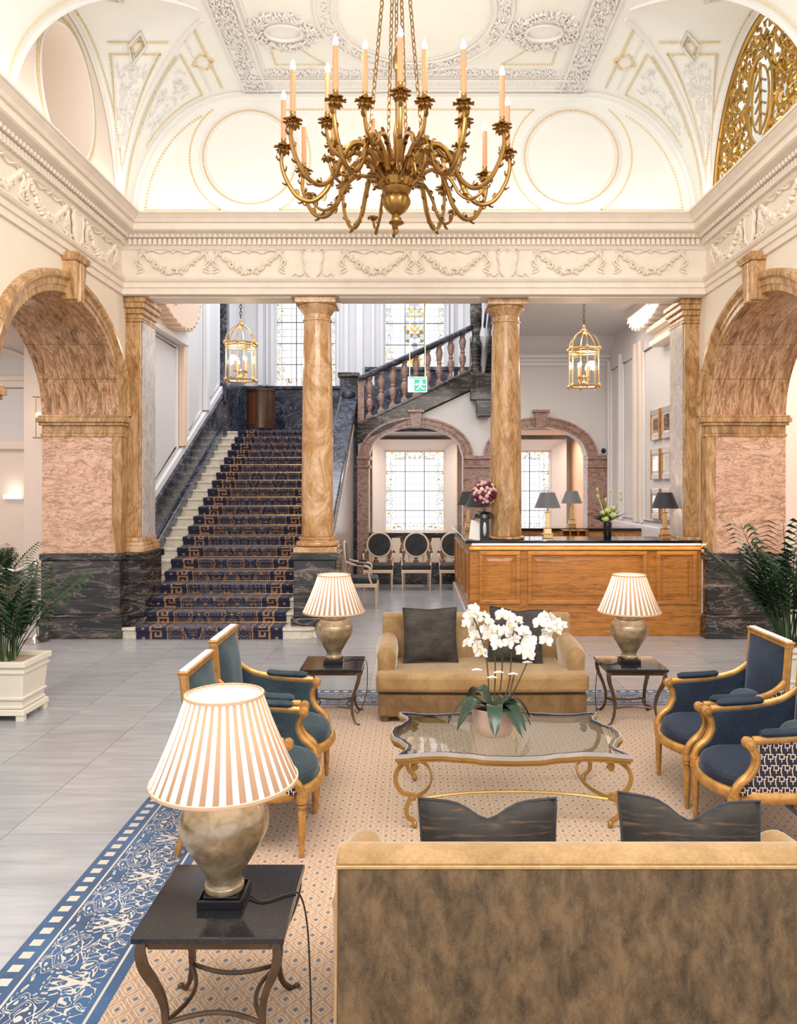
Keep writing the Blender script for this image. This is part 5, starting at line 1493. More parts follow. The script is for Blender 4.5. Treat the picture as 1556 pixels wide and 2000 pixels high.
FL = [
 [(-.15,.70),(-.11,.73),(-.17,.66),(-.12,.66),(-.09,.69),(-.13,.60),(-.165,.545),(-.125,.54),(-.10,.58),(-.09,.52),(-.075,.48)],
 [(-.06,.68),(-.03,.66),(-.01,.63),(-.05,.62),(.02,.60),(.0,.565),(.015,.53),(-.03,.58)],
 [(.06,.69),(.10,.69),(.13,.665),(.08,.65),(.11,.62),(.06,.61),(.10,.57),(.075,.54),(.12,.555)],
 [(.17,.61),(.20,.59),(.21,.55),(.18,.54),(.175,.50),(.20,.47),(.21,.51)],
 [(.26,.66),(.30,.69),(.34,.68),(.38,.66),(.36,.62),(.33,.64),(.41,.63),(.32,.59),(.31,.55)],
]
for sp, fl in zip(stems, FL):
    MB().tube(catmull(sp, 5), .0042, 6).build('stem', M['stem'], oc)
    for (x, z) in fl:
        o = bpy.data.objects.new('flower', fm); COL.objects.link(o); o.parent = oc
        o.location = (x+ro.uniform(-.008,.008), ro.uniform(-.05,.03), z+ro.uniform(-.006,.006)); o.rotation_euler = (ro.uniform(-.4,.3), ro.uniform(-.4,.4), ro.uniform(-.9,.9))
        k = ro.uniform(.85, 1.15); o.scale = (k, k, k)
        c = bpy.data.objects.new('flower_centre', cm); COL.objects.link(c); c.parent = o
for (x, z) in ((-.10,.375),(.03,.36),(-.01,.33),(.115,.35),(.20,.42)):
    MB().tube([(x-.03,0,z),(x,-.01,z+.006),(x+.028,0,z)], [.004,.009,.003], 6).build('stem_clip', M['petal'], oc)

# ---- reception desk
dk = thing('reception_desk', 'golden oak panelled reception desk with dark polished top', 'desk', (0,0,0))
FY = 9.79; DX0, DX1 = .716, 3.66; DT = 1.215
MB().box(DX0, DX1, FY, FY+.06, .0, 1.17).build('front_board', M['oak'], dk, smooth=False)
MB().box(DX0-.012, DX1, FY-.03, FY, 0, .245).box(DX0-.012, DX1, FY-.022, FY, .245, .275).build('plinth_board', M['oak'], dk, smooth=False, bevel=.006)
MB().box(DX0-.02, DX1, FY-.035, FY+.02, 1.085, 1.125).build('top_moulding', M['oak'], dk, smooth=False, bevel=.012)
def X9(px): return (px-808)*FY/1500
for a, b in ((935,1015),(1030,1262),(1281,1360)):
    x0, x1 = X9(a), X9(b); z0, z1 = .40, 1.075
    g = MB(); w_ = .05
    g.box(x0, x1, FY-.032, FY, z1-w_, z1).box(x0, x1, FY-.032, FY, z0, z0+w_).box(x0, x0+w_, FY-.032, FY, z0+w_, z1-w_).box(x1-w_, x1, FY-.032, FY, z0+w_, z1-w_)
    f = g.build('panel_frame', M['oak'], dk, smooth=False, bevel=.008)
    # fielded centre
    i0, i1, j0, j1 = x0+w_+.04, x1-w_-.04, z0+w_+.04, z1-w_-.04; e_ = .035
    vs = [(i0,FY-.001,j0),(i1,FY-.001,j0),(i1,FY-.001,j1),(i0,FY-.001,j1),(i0+e_,FY-.014,j0+e_),(i1-e_,FY-.014,j0+e_),(i1-e_,FY-.014,j1-e_),(i0+e_,FY-.014,j1-e_)]
    MB().add(vs, [(0,1,5,4),(1,2,6,5),(2,3,7,6),(3,0,4,7),(4,5,6,7)]).build('fielded_panel', M['oak'], dk, smooth=False)
MB().box(DX0, DX0+.05, FY+.06, 13.35, .0, 1.17).build('side_board', M['oak_v'], dk, smooth=False)
for a, b in ((9.95,10.7),(10.85,11.6),(11.75,12.5),(12.6,13.25)):
    g = MB(); X_ = DX0; 
    g.box(X_-.015, X_, a, b, .98, 1.03).box(X_-.015, X_, a, b, .38, .43).box(X_-.015, X_, a, a+.05, .43, .98).box(X_-.015, X_, b-.05, b, .43, .98)
    g.build('side_panel_frame', M['oak_v'], dk, smooth=False, bevel=.006)
MB().box(DX0-.04, DX0, FY+.02, 13.35, 0, .24).build('side_plinth', M['grey_marble'], dk, smooth=False, bevel=.01)
top = [(DX0-.06, FY-.06),(DX1+.05, FY-.06),(DX1+.05, FY+.75),(1.42, FY+.75),(1.42,13.4),(DX0-.06,13.4)]
MB().prism(top, 1.175, DT, 'z').build('counter_top', M['granite'], dk, smooth=False, bevel=.008)
MB().box(DX0+.02, DX1-.02, FY-.045, FY-.028, 1.155, 1.172).build('light_strip', M['led'], dk, smooth=False)
MB().box(DX1, DX1+.07, FY-.05, FY+.2, .0, 1.15).build('end_marble_strip', M['grey_marble'], dk, smooth=False, bevel=.01)
l = bpy.data.lights.new('strip_light', 'AREA'); l.shape = 'RECTANGLE'; l.size = 2.9; l.size_y = .03; l.energy = 5; l.color = (1,.72,.45)
lo = bpy.data.objects.new('strip_light', l); COL.objects.link(lo); lo.location = (2.19, FY-.055, 1.165); lo.rotation_euler = (R(18), 0, 0); lo.parent = dk

# desk lamps
def desk_lamp(lab, loc, shade, sc=1):
    t = thing('desk_lamp', lab, 'lamp', loc, 0, 'desk lamps with dark shades')
    g = MB().frustum(0,0,0,.05,.062,.062,.062,.062).frustum(0,0,.05,.06,.07,.07,.07,.07).frustum(0,0,.06,.13,.05,.05,.045,.045).frustum(0,0,.13,.14,.055,.055,.055,.055)
    g.frustum(0,0,.14,.34,.027,.027,.02,.02).frustum(0,0,.34,.35,.036,.036,.036,.036); g.build('base', M['brass'], t, smooth=False, bevel=.004)
    MB().tube([(0,0,.34),(0,0,.47)], .010, 8).build('candle_tube', M['candle'], t)
    MB().ell((0,0,.46),(.018,.018,.035),8,6).build('bulb', M['bulb_soft'], t)
    g = MB().lathe([(.175,.40),(.174,.402),(.095,.605)], 32, cap=False).lathe([(.171,.402),(.092,.603)], 32, cap=False); g.build('shade', M[shade], t, fix=False)
    l = bpy.data.lights.new('desk_lamp_light', 'POINT'); l.energy = 2.5; l.color = (1,.75,.5); l.shadow_soft_size = .03
    lo = bpy.data.objects.new('desk_lamp_light', l); COL.objects.link(lo); lo.parent = t; lo.location = (0,0,.5)
    return t
def onD(px, Y): return (px-808)*Y/1500
desk_lamp('black shaded brass lamp at the right end of the desk', (onD(1298,10.05), 10.05, DT), 'black_shade')
desk_lamp('grey shaded brass lamp just right of the yellow column', (onD(1069,10.2), 10.2, DT), 'grey_shade')
desk_lamp('smaller grey shaded brass lamp on the rear counter', (onD(1116,12.7), 12.7, 1.22), 'grey_shade')
desk_lamp('black shaded lamp behind the flower ball on the desk', (onD(937,10.3), 10.6, DT), 'black_shade')
desk_lamp('leftmost black shaded lamp on the far end of the desk', (onD(914,11.8), 11.8, DT), 'black_shade')

# rose ball in a tall black vase
rv = thing('rose_ball_vase', 'ball of burgundy and pink roses on a tall black vase on the desk', 'flowers', (onD(945,9.9), 9.86, DT))
MB().box(-.058,.058,-.045,.045,0,.30).lathe([(.05,.30),(.10,.27),(.13,.28),(.12,.33),(.07,.36),(.02,.37)], 14).build('vase', M['black'], rv, ang=40)
MB().ell((0,-.048,.14),(.022,.006,.09),10,6).build('emblem', M['silver'], rv)
MB().tube([(0,0,.34),(0,0,.48)], .012, 6).build('stem', M['stem'], rv)
rr = random.Random(2)
for i in range(90):
    z = 1-2*(i+.5)/90; a = i*2.39996; q = math.sqrt(1-z*z); c = Vector((q*cos(a), q*sin(a), z))*.135+Vector((0,0,.60)); m_ = rr.choice(('rose_dark','rose_dark','rose_pink','rose_cream','rose_dark','rose_pink'))
    r = rr.uniform(.020,.034); MB().ell(c, (r,r,r), 8, 6).build('rose', M[m_], rv)
MB().ell((0,0,.60),(.125,.125,.125),14,10).build('core', M['rose_dark'], rv)
# menu card
mc = MB().box(-.075,.075,-.006,.006,0,.25).build('menu_stand', M['white_card'], None, smooth=False, bevel=.004)
mc.location = (onD(926,9.9), 9.86, DT); mc.rotation_euler = (R(-10), R(6), R(-8)); tag(mc, 'white card stand leaning beside the black vase on the desk', 'card')
# lily vase
lv = thing('lily_vase', 'black vase of lime flowers and dark leaves on the desk', 'flowers', (onD(1186,10.1), 10.1, DT))
MB().lathe([(.045,0),(.052,.01),(.055,.20),(.052,.22),(.045,.22)], 20).build('vase', M['black'], lv)
for i in range(34):
    a = rr.uniform(0, 2*PI); L = rr.uniform(.15,.32); e_ = rr.uniform(.2, 1.3)
    d = Vector((cos(a)*sin(e_), sin(a)*sin(e_), cos(e_))); w_ = Vector((-sin(a), cos(a), 0))*.018
    p0 = Vector((0,0,.21)); p1 = p0+d*L*.5; p2 = p0+d*L+Vector((0,0,-.03))
    MB().add([p0, p1-w_, p2, p1+w_], [(0,1,2,3)]).build('leaf', M['leaf'], lv, smooth=False, fix=False)
for x, y, z, r in ((-.05,-.09,.26,.05),(.05,-.10,.31,.052),(-.02,-.09,.37,.048),(.06,-.06,.40,.04),(-.07,-.05,.34,.04)):
    MB().ell((x,y,z),(r,r*.9,r*.75),10,7).build('bloom', M['lime'], lv)
for i in range(7):
    x = rr.uniform(-.17,.17); zt = rr.uniform(.5,.66); MB().tube([(0,0,.2),(x*.6,-.02,.42),(x,-.03,zt)], [.004,.004,.003], 5).ell((x,-.03,zt),(.018,.018,.028),6,5).build('bud_stem', M['lime'], lv)

# rear counter and cabinet behind the desk
rc = thing('rear_counter', 'oak fronted rear counter with dark top behind the reception', 'cabinet', (0,0,0))
MB().box(1.75, 3.69, 12.5, 13.0, 0, 1.18).build('body', M['oak'], rc, smooth=False)
MB().box(1.70, 3.69, 12.45, 13.05, 1.18, 1.22).build('counter_top', M['granite'], rc, smooth=False, bevel=.006)
for k in range(4):
    x = 2.0+.42*k; MB().box(x, x+.38, 12.47, 12.5, .2, 1.14).build('door', M['oak_v'], rc, smooth=False, bevel=.006)
pg = thing('pigeonhole_rack', 'small oak pigeonhole rack standing below the rear counter lamp', 'rack', (onD(1120,12.2), 12.2, .85))
g = MB().box(-.20,.20,.10,.12,0,.36)
for k in range(4): g.box(-.20+.1267*k-.01, -.20+.1267*k+.01, -.10,.10,0,.36)
for k in range(4): g.box(-.21,.21,-.10,.10,.115*k,.115*k+.015)
g.build('shelves', M['oak'], pg, smooth=False)
MB().box(-.19,.19,-.08,.1,-.85,0).build('pedestal', M['oak_v'], pg, smooth=False)

# framed mirrors on the right wall
names_r = ('top row', 'middle row', 'bottom row'); names_c = ('farthest', 'middle', 'nearest')
proto = None
for r_, zc_ in enumerate((2.85, 2.24, 1.63)):
    for c_, y in enumerate((11.83, 11.32, 10.83)):
        lab = 'small gold sided frame on the right wall, %s of the %s' % (names_c[c_], names_r[r_])
        if proto is None:
            proto = thing('wall_frame', lab, 'picture frame', (3.76, y, zc_), 0, 'gold sided frames on the reception wall'); t = proto
            g = MB()
            for s in (-1, 1): g.box(-.055, 0, s*.20-.018, s*.20+.018, -.235, .235)
            g.build('gold_side', M['gold_leaf'], t, smooth=False, bevel=.004)
            g = MB().box(-.050, 0, -.182, .182, .15, .235).box(-.050, 0, -.182, .182, -.235, -.15); g.build('silver_rail', M['silver'], t, smooth=False, bevel=.01)
            MB().box(-.035, -.0, -.182, .182, -.15, .15).build('picture', M['picture'], t, smooth=False)
            MB().box(-.040, -.035, -.13, .13, -.12, .12).build('mirror', M['mirror'], t, smooth=False)
        else: dup(proto, (3.76, y, zc_), 0, lab)

# camera dome
cc = thing('security_camera', 'small dark dome camera on the arch impost at right', 'camera', (3.62, 14.7, 2.56))
MB().lathe([(.05,-.02),(.06,.0),(.06,.04),(.03,.05)], 14).build('housing', M['pale_metal'], cc); MB().ell((0,-.03,.02),(.05,.05,.05),12,8).build('dome', M['black'], cc)

# ---- hall lanterns
def lantern(lab, loc, ztop):
    t = thing('hanging_lantern', lab, 'lantern', loc, 0, 'brass hall lanterns')   # origin at the bottom of the lantern
    n = 6; r = .215
    def ring(z, rr_, q, nm):
        pts = [(rr_*cos(PI/6+2*PI*i/n), rr_*sin(PI/6+2*PI*i/n), z) for i in range(n)]
        g = MB()
        for i in range(n): g.tube([pts[i], pts[(i+1) % n]], q, 6)
        for p in pts: g.ell((p[0]*1.04, p[1]*1.04, z), (q*1.7, q*1.7, q*1.9), 6, 5)
        g.build(nm, M['brass'], t)
    ring(.02, r*1.0, .016, 'bottom_ring'); ring(.54, r*1.03, .017, 'top_ring'); ring(.50, r*.98, .009, 'inner_ring')
    for i in range(n):
        a = PI/6+2*PI*i/n; x, y = r*cos(a), r*sin(a)
        MB().tube([(x,y,.02),(x,y,.54)], .010, 6).build('bar', M['brass'], t)
        P = [(r,.54),(r*.97,.62),(r*.80,.69),(r*.60,.74),(.04,.80)]
        MB().tube(catmull([(p[0]*cos(a), p[0]*sin(a), p[1]) for p in P], 4), .009, 6).build('crown_rib', M['brass'], t)
        b_ = a+2*PI/n
        MB().add([(x*.97,y*.97,.03),(r*.97*cos(b_),r*.97*sin(b_),.03),(r*.97*cos(b_),r*.97*sin(b_),.53),(x*.97,y*.97,.53)], [(0,1,2,3)]).build('glass_pane', M['lantern_glass'], t, smooth=False)
        MB().lathe([(.004,-.035),(.012,-.02),(.006,-.005),(.012,.01)], 8, M=Matrix.Translation((x,y,0))).build('drop', M['brass'], t)
    MB().lathe([(.01,.03),(.03,.05),(.05,.06),(.02,.08),(.015,.13),(.025,.15),(.01,.17)], 12).build('candle_hub', M['brass'], t)
    for i in range(4):
        a = PI/4+i*PI/2; x, y = .085*cos(a), .085*sin(a)
        MB().tube(catmull([(0,0,.10),(x*.6,y*.6,.06),(x,y,.10),(x,y,.14)], 4), .007, 6).lathe([(.03,.13),(.034,.145),(.02,.15)], 10, M=Matrix.Translation((x,y,0))).build('candle_arm', M['brass'], t)
        MB().tube([(x,y,.145),(x,y,.29)], .014, 8).build('candle', M['candle'], t)
        MB().ell((x,y,.325),(.016,.016,.036),8,6).build('bulb', M['bulb'], t)
    MB().lathe([(.01,.76),(.045,.79),(.05,.81),(.02,.83),(.015,.87),(.005,.89)], 12).build('finial', M['brass'], t)
    g = MB(); z = .89; k = 0
    while z < ztop:
        pts = [((.016*cos(a)) if k % 2 else 0, 0 if k % 2 else .016*cos(a), z+.03+.032*sin(a)) for a in [2*PI*i/8 for i in range(8)]]
        g.tube(pts, .005, 5, True); z += .046; k += 1
    g.build('chain', M['bronze'], t, kind='stuff')
    l = bpy.data.lights.new('lantern_light', 'POINT'); l.energy = 12; l.color = (1,.80,.58); l.shadow_soft_size = .08
    lo = bpy.data.objects.new('lantern_light', l); COL.objects.link(lo); lo.parent = t; lo.location = (0,0,.36)
    return t
lantern('brass hexagonal lantern hanging over the carpeted staircase', ((470-808)*10.9/1500, 10.9, H+(950-745)*10.9/1500), 4.2)
lantern('brass hexagonal lantern hanging behind the reception desk', ((1140-808)*10.9/1500, 10.9, H+(950-757)*10.9/1500), 1.42)

# ---- exit sign
es = thing('exit_sign', 'green and white running man exit sign hanging on two brass rods', 'sign', ((815-808)*9.95/1500, 9.95, 3.12))
MB().box(-.125,.125,-.012,.012,0,.20).build('board', Mat('sign_white').set(color=(.8,.84,.84), emit=.5, ecol=(.85,.93,.95)).m, es, smooth=False, bevel=.004)
GRN = Mat('sign_green').set(color=(.02,.42,.30), emit=.35, ecol=(.12,.62,.5)).m; WHT = Mat('sign_pictogram').set(color=(.9,.95,.93), emit=.6, ecol=(.9,1,.97)).m
MB().box(-.04,.115,-.0145,-.012,.012,.165).build('green_field', GRN, es, smooth=False)
g = MB(); yq = -.0165
def flat(p): g.prism(p, yq, yq+.0015, 'y')
flat([(.045+.016*cos(a), .142+.016*sin(a)) for a in [2*PI*i/10 for i in range(10)]])
flat([(.02,.075),(.045,.07),(.065,.12),(.04,.13)]); flat([(.045,.07),(.07,.05),(.095,.05),(.095,.038),(.065,.036),(.03,.07)]); flat([(.02,.078),(.03,.07),(.012,.035),(-.015,.03),(-.015,.04),(.004,.046)])
flat([(.06,.12),(.085,.10),(.105,.11),(.108,.10),(.086,.088),(.052,.108)]); flat([(.04,.13),(.015,.12),(.005,.095),(.014,.092),(.024,.110),(.045,.116)])
flat([(-.03,.10),(-.012,.118),(-.012,.106),(.002,.106),(.002,.094),(-.012,.094),(-.012,.082)])
g.build('pictogram', WHT, es, smooth=False)
MB().box(-.11,.11,-.0145,-.012,.175,.19).build('top_band', GRN, es, smooth=False)
for s in (-1, 1): MB().tube([(s*.10,0,.20),(s*.10,0,1.15)], .006, 6).build('rod', M['brass'], es)
MB().box(-.13,.13,-.02,.02,1.15,1.185).build('ceiling_plate', M['brass'], es, smooth=False)

# ---- round backed chairs
def round_chair(lab, loc, rz):
    t = thing('round_back_chair', lab, 'chair', loc, rz, 'round backed chairs in the hall')   # faces -y
    G = M['pale_gilt']; V = M['dark_fabric']
    MB().lathe([(.04,-.028),(.20,-.026),(.21,0),(.20,.026),(.04,.028)], 28, M=Matrix.Translation((0,.26,.80))@Matrix.Rotation(R(84), 4, 'X')).build('back_pad', V, t)
    MB().tube([(.225*cos(2*PI*i/28), .26+.024*sin(2*PI*i/28), .80+.225*sin(2*PI*i/28)) for i in range(28)], .020, 8, True).build('back_ring', G, t)
    MB().prism([(-.25,.24),(-.27,-.24),(.27,-.24),(.25,.24)], .38, .47, 'z').build('seat', V, t, bevel=.03)
    MB().prism([(-.25,.25),(-.275,-.25),(.275,-.25),(.25,.25)], .32, .38, 'z').build('seat_rail', G, t, smooth=False, bevel=.008)
    for sx in (-1, 1):
        MB().lathe([(.012,0),(.014,.02),(.02,.28),(.026,.30),(.026,.34)], 10, M=Matrix.Translation((sx*.25,-.23,0))).build('leg', G, t)
        MB().lathe([(.012,0),(.014,.02),(.02,.28),(.026,.34)], 10, M=Matrix.Translation((sx*.22,.24,0))).build('leg', G, t)
        MB().tube([(sx*.12,.25,.36),(sx*.14,.26,.62)], .016, 6).build('back_support', G, t)
        MB().tube(catmull([(sx*.21,.25,.72),(sx*.27,.12,.68),(sx*.285,-.05,.66),(sx*.275,-.13,.62),(sx*.265,-.12,.50),(sx*.26,-.16,.38)], 4), .017, 8).build('arm', G, t)
        MB().tube([(sx*.277,.08,.69),(sx*.285,-.05,.68)], .022, 8).build('arm_pad', V, t)
    return t
M['pale_gilt'] = plain('pale_gilt_wood', (.74,.58,.44), .35, metal=.2)
rc1 = round_chair('round-backed dark chair beside the newel, left of the row of three', (-.65, 14.22, 0), 0)
dup(rc1, (.045, 14.22, 0), 0, 'round-backed dark chair in the middle of the row of three')
dup(rc1, (.735, 14.22, 0), 0, 'round-backed dark chair partly behind the desk, right of three')
dup(rc1, (-.82, 12.25, 0), R(90), 'round-backed dark chair turned sideways beside the stair banister')

# ---- landing cabinet
lc = thing('corner_cabinet', 'bow fronted dark cabinet with copper reflection painted on one door on the stair landing', 'cabinet', (-3.30, 16.6, 2.985))
def bow(r, z0, z1, n=12):
    poly = [(r*cos(a), -r*sin(a)*1.05) for a in [PI*i/n for i in range(n+1)]]; return MB().prism(poly, z0, z1, 'z')
bow(.30, .16, .96).build('body', M['dark_wood'], lc, ang=30); bow(.33, .96, 1.0).build('top', M['dark_wood'], lc, ang=30)
def dr(a0, a1, z0, z1, r):
    A = [(r*cos(lerp(a0,a1,i/6)), -r*1.05*sin(lerp(a0,a1,i/6)), z0) for i in range(7)]; return MB().strip(A, [(p[0], p[1], z1) for p in A])
dr(R(100), R(165), .24, .90, .306).build('door', M['copper_glint'], lc); dr(R(20), R(85), .24, .90, .306).build('door', M['dark_wood'], lc)  # one door coloured copper to paint a reflection
for a in (20, 90, 160): MB().tube([(.27*cos(R(a)), -.27*sin(R(a)), .16), (.27*cos(R(a)), -.27*sin(R(a)), 0)], [.025,.012], 6).build('leg', M['dark_wood'], lc)

# ---- palms and planters
def frond(L, droop, spread, n, seed, width):
    r_ = random.Random(seed); g = MB(); P = []
    for i in range(9):
        f = i/8; P.append(Vector((spread*f**1.3*L, 0, L*(f-.5*droop*f*f))))
    g.tube(P, [.006*(1-.7*i/8) for i in range(9)], 5)
    for i in range(n):
        f = .30+.70*i/n; k = f*8; a = int(min(7, k)); p = P[a].lerp(P[a+1], k-a); d = (P[a+1]-P[a]).normalized()
        for s in (-1, 1):
            ll = width*(1-.55*abs(f-.55)*1.6)*r_.uniform(.85, 1.1)
            o = (d*.75+Vector((0,s*.85,-.05-.3*f))).normalized(); w_ = Vector((0,0,1)).cross(o).normalized()*.019+Vector((0,0,.006))
            m_ = p+o*ll*.5+Vector((0,0,.01)); e_ = p+o*ll+Vector((0,0,-ll*.28))
            g.add([p, m_-w_, e_, m_+w_], [(0,1,2,3)])
    return g
fronds = [frond(.85+.09*i, .30+.15*(i % 3), .09+.11*(i % 4), 13, i, .30).mesh('frond', M['leaf'], False, fix=False) for i in range(6)]
rp = random.Random(21)
def palm(t, n, z0, sc, base_r=.05):
    for i in range(n):
        o = bpy.data.objects.new('frond', fronds[i % 6]); COL.objects.link(o); o.parent = t
        a = i*2.4; o.location = (base_r*cos(a), base_r*sin(a), z0); k = sc*rp.uniform(.75, 1.1); o.scale = (k, k, k)
        o.rotation_euler = (rp.uniform(-.12,.12), rp.uniform(-.1,.25), a+rp.uniform(-.3,.3))
    for i in range(5):
        a = i*1.3; MB().tube([(base_r*cos(a), base_r*sin(a), z0-.05), (base_r*1.3*cos(a), base_r*1.3*sin(a), z0+.35*sc)], [.014,.008], 6).build('cane', M['palm_stem'], t)
def planter(lab, loc, rz, hw):
    t = thing('square_planter', lab, 'planter', loc, rz, 'cream square planters')
    b = hw*.86
    MB().frustum(0,0,.09,.44,b,b,hw,hw).build('box', M['planter'], t, smooth=False, bevel=.006)
    for z, o in ((.10,.012),(.17,.014),(.385,.012)):
        q = lerp(b, hw, (z-.09)/.35)+o; MB().frustum(0,0,z,z+.022,q,q,q+.002,q+.002).build('moulding', M['planter'], t, smooth=False, bevel=.005)
    g = MB()
    for s in (-1, 1):
        g.box(-hw-.02, hw+.02, s*hw-.02-(.0), s*hw+.02, .44, .485); g.box(s*hw-.02, s*hw+.02, -hw+.02, hw-.02, .44, .485)
    g.build('rim', M['planter'], t, smooth=False, bevel=.005)
    MB().frustum(0,0,.05,.095,b+.035,b+.035,b+.03,b+.03).build('base', M['planter'], t, smooth=False, bevel=.006)
    for sx in (-1, 1):
        for sy in (-1, 1): MB().box(sx*(b-.005)-.03, sx*(b-.005)+.03, sy*(b-.005)-.03, sy*(b-.005)+.03, 0, .055).build('foot', M['planter'], t, smooth=False, bevel=.004)
    MB().box(-hw+.02,hw-.02,-hw+.02,hw-.02,.42,.452).build('bark_chips', M['pebble'], t, smooth=False, kind='stuff')
    return t
planter('cream square planter with mouldings at the left edge of the lobby', (-3.36, 6.40, 0), 0, .215)
planter('cream square planter behind the right-hand armchairs', (3.42, 6.95, 0), 0, .215)
p1 = thing('palm_plant', 'green palm growing in the cream planter at left', 'plant', (-3.40, 6.40, .45)); palm(p1, 26, .0, .88, .07)
p2 = thing('palm_plant', 'tall green palm growing in the cream planter at right', 'plant', (3.40, 6.93, .45)); palm(p2, 36, .0, 1.18, .08)
p3 = thing('palm_plant', 'palm in a brown pot in the room beyond the left arch', 'plant', (-6.05, 11.2, 0))
MB().lathe([(.12,0),(.14,.05),(.20,.42),(.22,.44),(.18,.44),(.16,.40)], 20).build('pot', M['pot_brown'] if 'pot_brown' in M else plain('brown_pot', (.30,.15,.08), .35), p3); palm(p3, 18, .42, .80)

# ---- stanchions
sn = thing('rope_stanchion', 'polished steel stanchion with weighted base by the left pier', 'stanchion', (-4.62, 9.38, 0))
MB().lathe([(.155,0),(.16,.012),(.12,.03),(.05,.055),(.03,.07),(.022,.10)], 28).build('base', M['chrome'], sn)
MB().lathe([(.022,.09),(.022,.92),(.032,.925),(.034,.95),(.025,.97),(.022,1.0),(.012,1.01)], 16).build('post', M['chrome'], sn)
o = MB().tube(catmull([(-4.66,9.38,.93),(-4.95,9.5,.86),(-5.35,9.65,.90)], 6), .018, 8).build('barrier_rope', plain('white_rope', (.8,.76,.70), .6), None); tag(o, 'pale barrier rope slung from the steel stanchion at left', 'rope')

# ---- left room bits
wb_ = MB().box(-.16,.16,-.06,.0,-.04,.04).build('picture_light_bar', Mat('glowing_shelf').set(color=(.95,.9,.85), emit=.3, ecol=(1,.95,.9)).m, None, smooth=False, bevel=.008)
wb_.location = ((30-808)*13/1500, 12.96, H-.2*0+(950-970)*13/1500); tag(wb_, 'white wall light bar on the pink wall beyond the left arch', 'wall light')
l = bpy.data.lights.new('wall_bar_light', 'POINT'); l.energy = .7; l.color = (1,.92,.85); l.shadow_soft_size = .06
lo = bpy.data.objects.new('wall_bar_light', l); COL.objects.link(lo); lo.parent = wb_; lo.location = (0,-.12,.12)
sl_ = thing('wall_lantern', 'small gilt wall lantern at the edge beyond the left arch', 'lantern', ((76-808)*12.4/1500, 12.4, H+(950-855)*12.4/1500))
MB().tube([(.12,.1,.0),(-.10,0,.0)], .012, 6).tube([(.12,.1,.66),(-.10,0,.66)], .012, 6).tube([(-.05,0,0),(-.05,0,.66)], .010, 6).tube([(.06,0,0),(.06,0,.66)], .010, 6).build('frame', M['brass'], sl_)
MB().ell((0,0,.36),(.03,.03,.05),8,6).build('bulb', M['bulb_soft'], sl_)

# ================================================================ CHANDELIER
ch = thing('chandelier', 'great gilt bronze chandelier of scrolled candle arms hanging on chains', 'chandelier', ((774-808)*7.2/1500, 7.2, 0))
G = M['gilt']
pr = [(.004,4.26),(.018,4.28),(.022,4.30),(.012,4.325),(.02,4.34),(.045,4.365),(.052,4.39),(.046,4.415),(.025,4.43),(.03,4.44),(.055,4.455),(.095,4.49),(.125,4.54),(.13,4.58),(.115,4.62),(.108,4.63),(.125,4.65),(.14,4.68),(.135,4.70),(.15,4.73),(.165,4.76),(.16,4.79),(.10,4.83),(.05,4.86),(.04,4.95),(.06,5.0),(.045,5.05),(.03,5.10),(.035,5.20),(.02,5.30)]
def flute(i, z): return 1+(.035*cos(i*2*PI/4) if 4.47 < z < 4.61 or 4.68 < z < 4.77 else 0)
MB().lathe(pr, 64, rf=flute).build('vase_body', G, ch, ang=30)
g = MB(); rc_ = random.Random(4)
def acanthus(g, base, out, up, s, r=.012):
    b = Vector(base); o = Vector(out).normalized(); u = Vector((0,0,up))
    g.tube([b, b+o*s*.5+u*s*.35, b+o*s+u*s*.25, b+o*s*1.15-u*s*.05], [r*.8, r*1.3, r, r*.3], 5, flat=(.6, 1.4))
for k in range(26):
    a = 2*PI*k/26; acanthus(g, (.15*cos(a), .15*sin(a), 4.77+.03*(k % 2)), (cos(a), sin(a), 0), 1 if k % 2 else .3, .085+.03*(k % 3), .018)
for k in range(14):
    a = 2*PI*k/14; acanthus(g, (.03*cos(a), .03*sin(a), 4.35), (cos(a), sin(a), .4), 1, .04, .010)
g.build('crown_of_leaves', G, ch)
def arm_mesh(path, r0, leaves, seed):
    g = MB(); P = catmull([(p[0]*KS, 0, p[1]) for p in path], 6); n = len(P)
    g.tube(P, [r0*(1.25-.5*i/n) for i in range(n)], 8)
    q = random.Random(seed)
    for k in range(leaves):
        i = int(lerp(1, n-3, k/(leaves-1))); p = P[i]; d = (P[i+1]-P[i-1]).normalized(); nn = Vector((-d.z, 0, d.x))*(1 if k % 2 else -1)
        g.tube([p, p+nn*.028+d*.02, p+nn*.045+d*.045, p+nn*.030+d*.062], [.010,.013,.009,.003], 5, flat=(.7,1.5))
    for f in (.45, .62):  # small volutes
        i = int(n*f); p = P[i]; sp = [(p.x+.035*(1-a/8)*cos(a+2)-.0, 0, p.z+.035+.035*(1-a/8)*sin(a+2)) for a in [j*.55 for j in range(12)]]
        g.tube(sp, .006, 5)
    e_ = P[-1]      # leaf cup under the drip pan
    for k in range(8):
        a = 2*PI*k/8; acanthus(g, (e_.x, 0, e_.z-.05), (cos(a), sin(a), .3), 1.2, .055, .013)
    return g
def pan_mesh():
    g = MB().lathe([(.012,0),(.03,.01),(.055,.035),(.06,.045),(.03,.05),(.022,.06),(.03,.075),(.022,.09),(.026,.105),(.022,.125)], 16)
    for k in range(10):
        a = 2*PI*k/10; acanthus(g, (.035*cos(a), .035*sin(a), .03), (cos(a), sin(a), 0), -.3 if k % 2 else .5, .05, .012)
    return g
KS = 1.06
outer = [(.12,4.74),(.20,4.90),(.34,5.02),(.46,4.98),(.55,4.82),(.62,4.66),(.74,4.56),(.87,4.60),(.97,4.76),(1.01,4.92),(.99,5.03)]
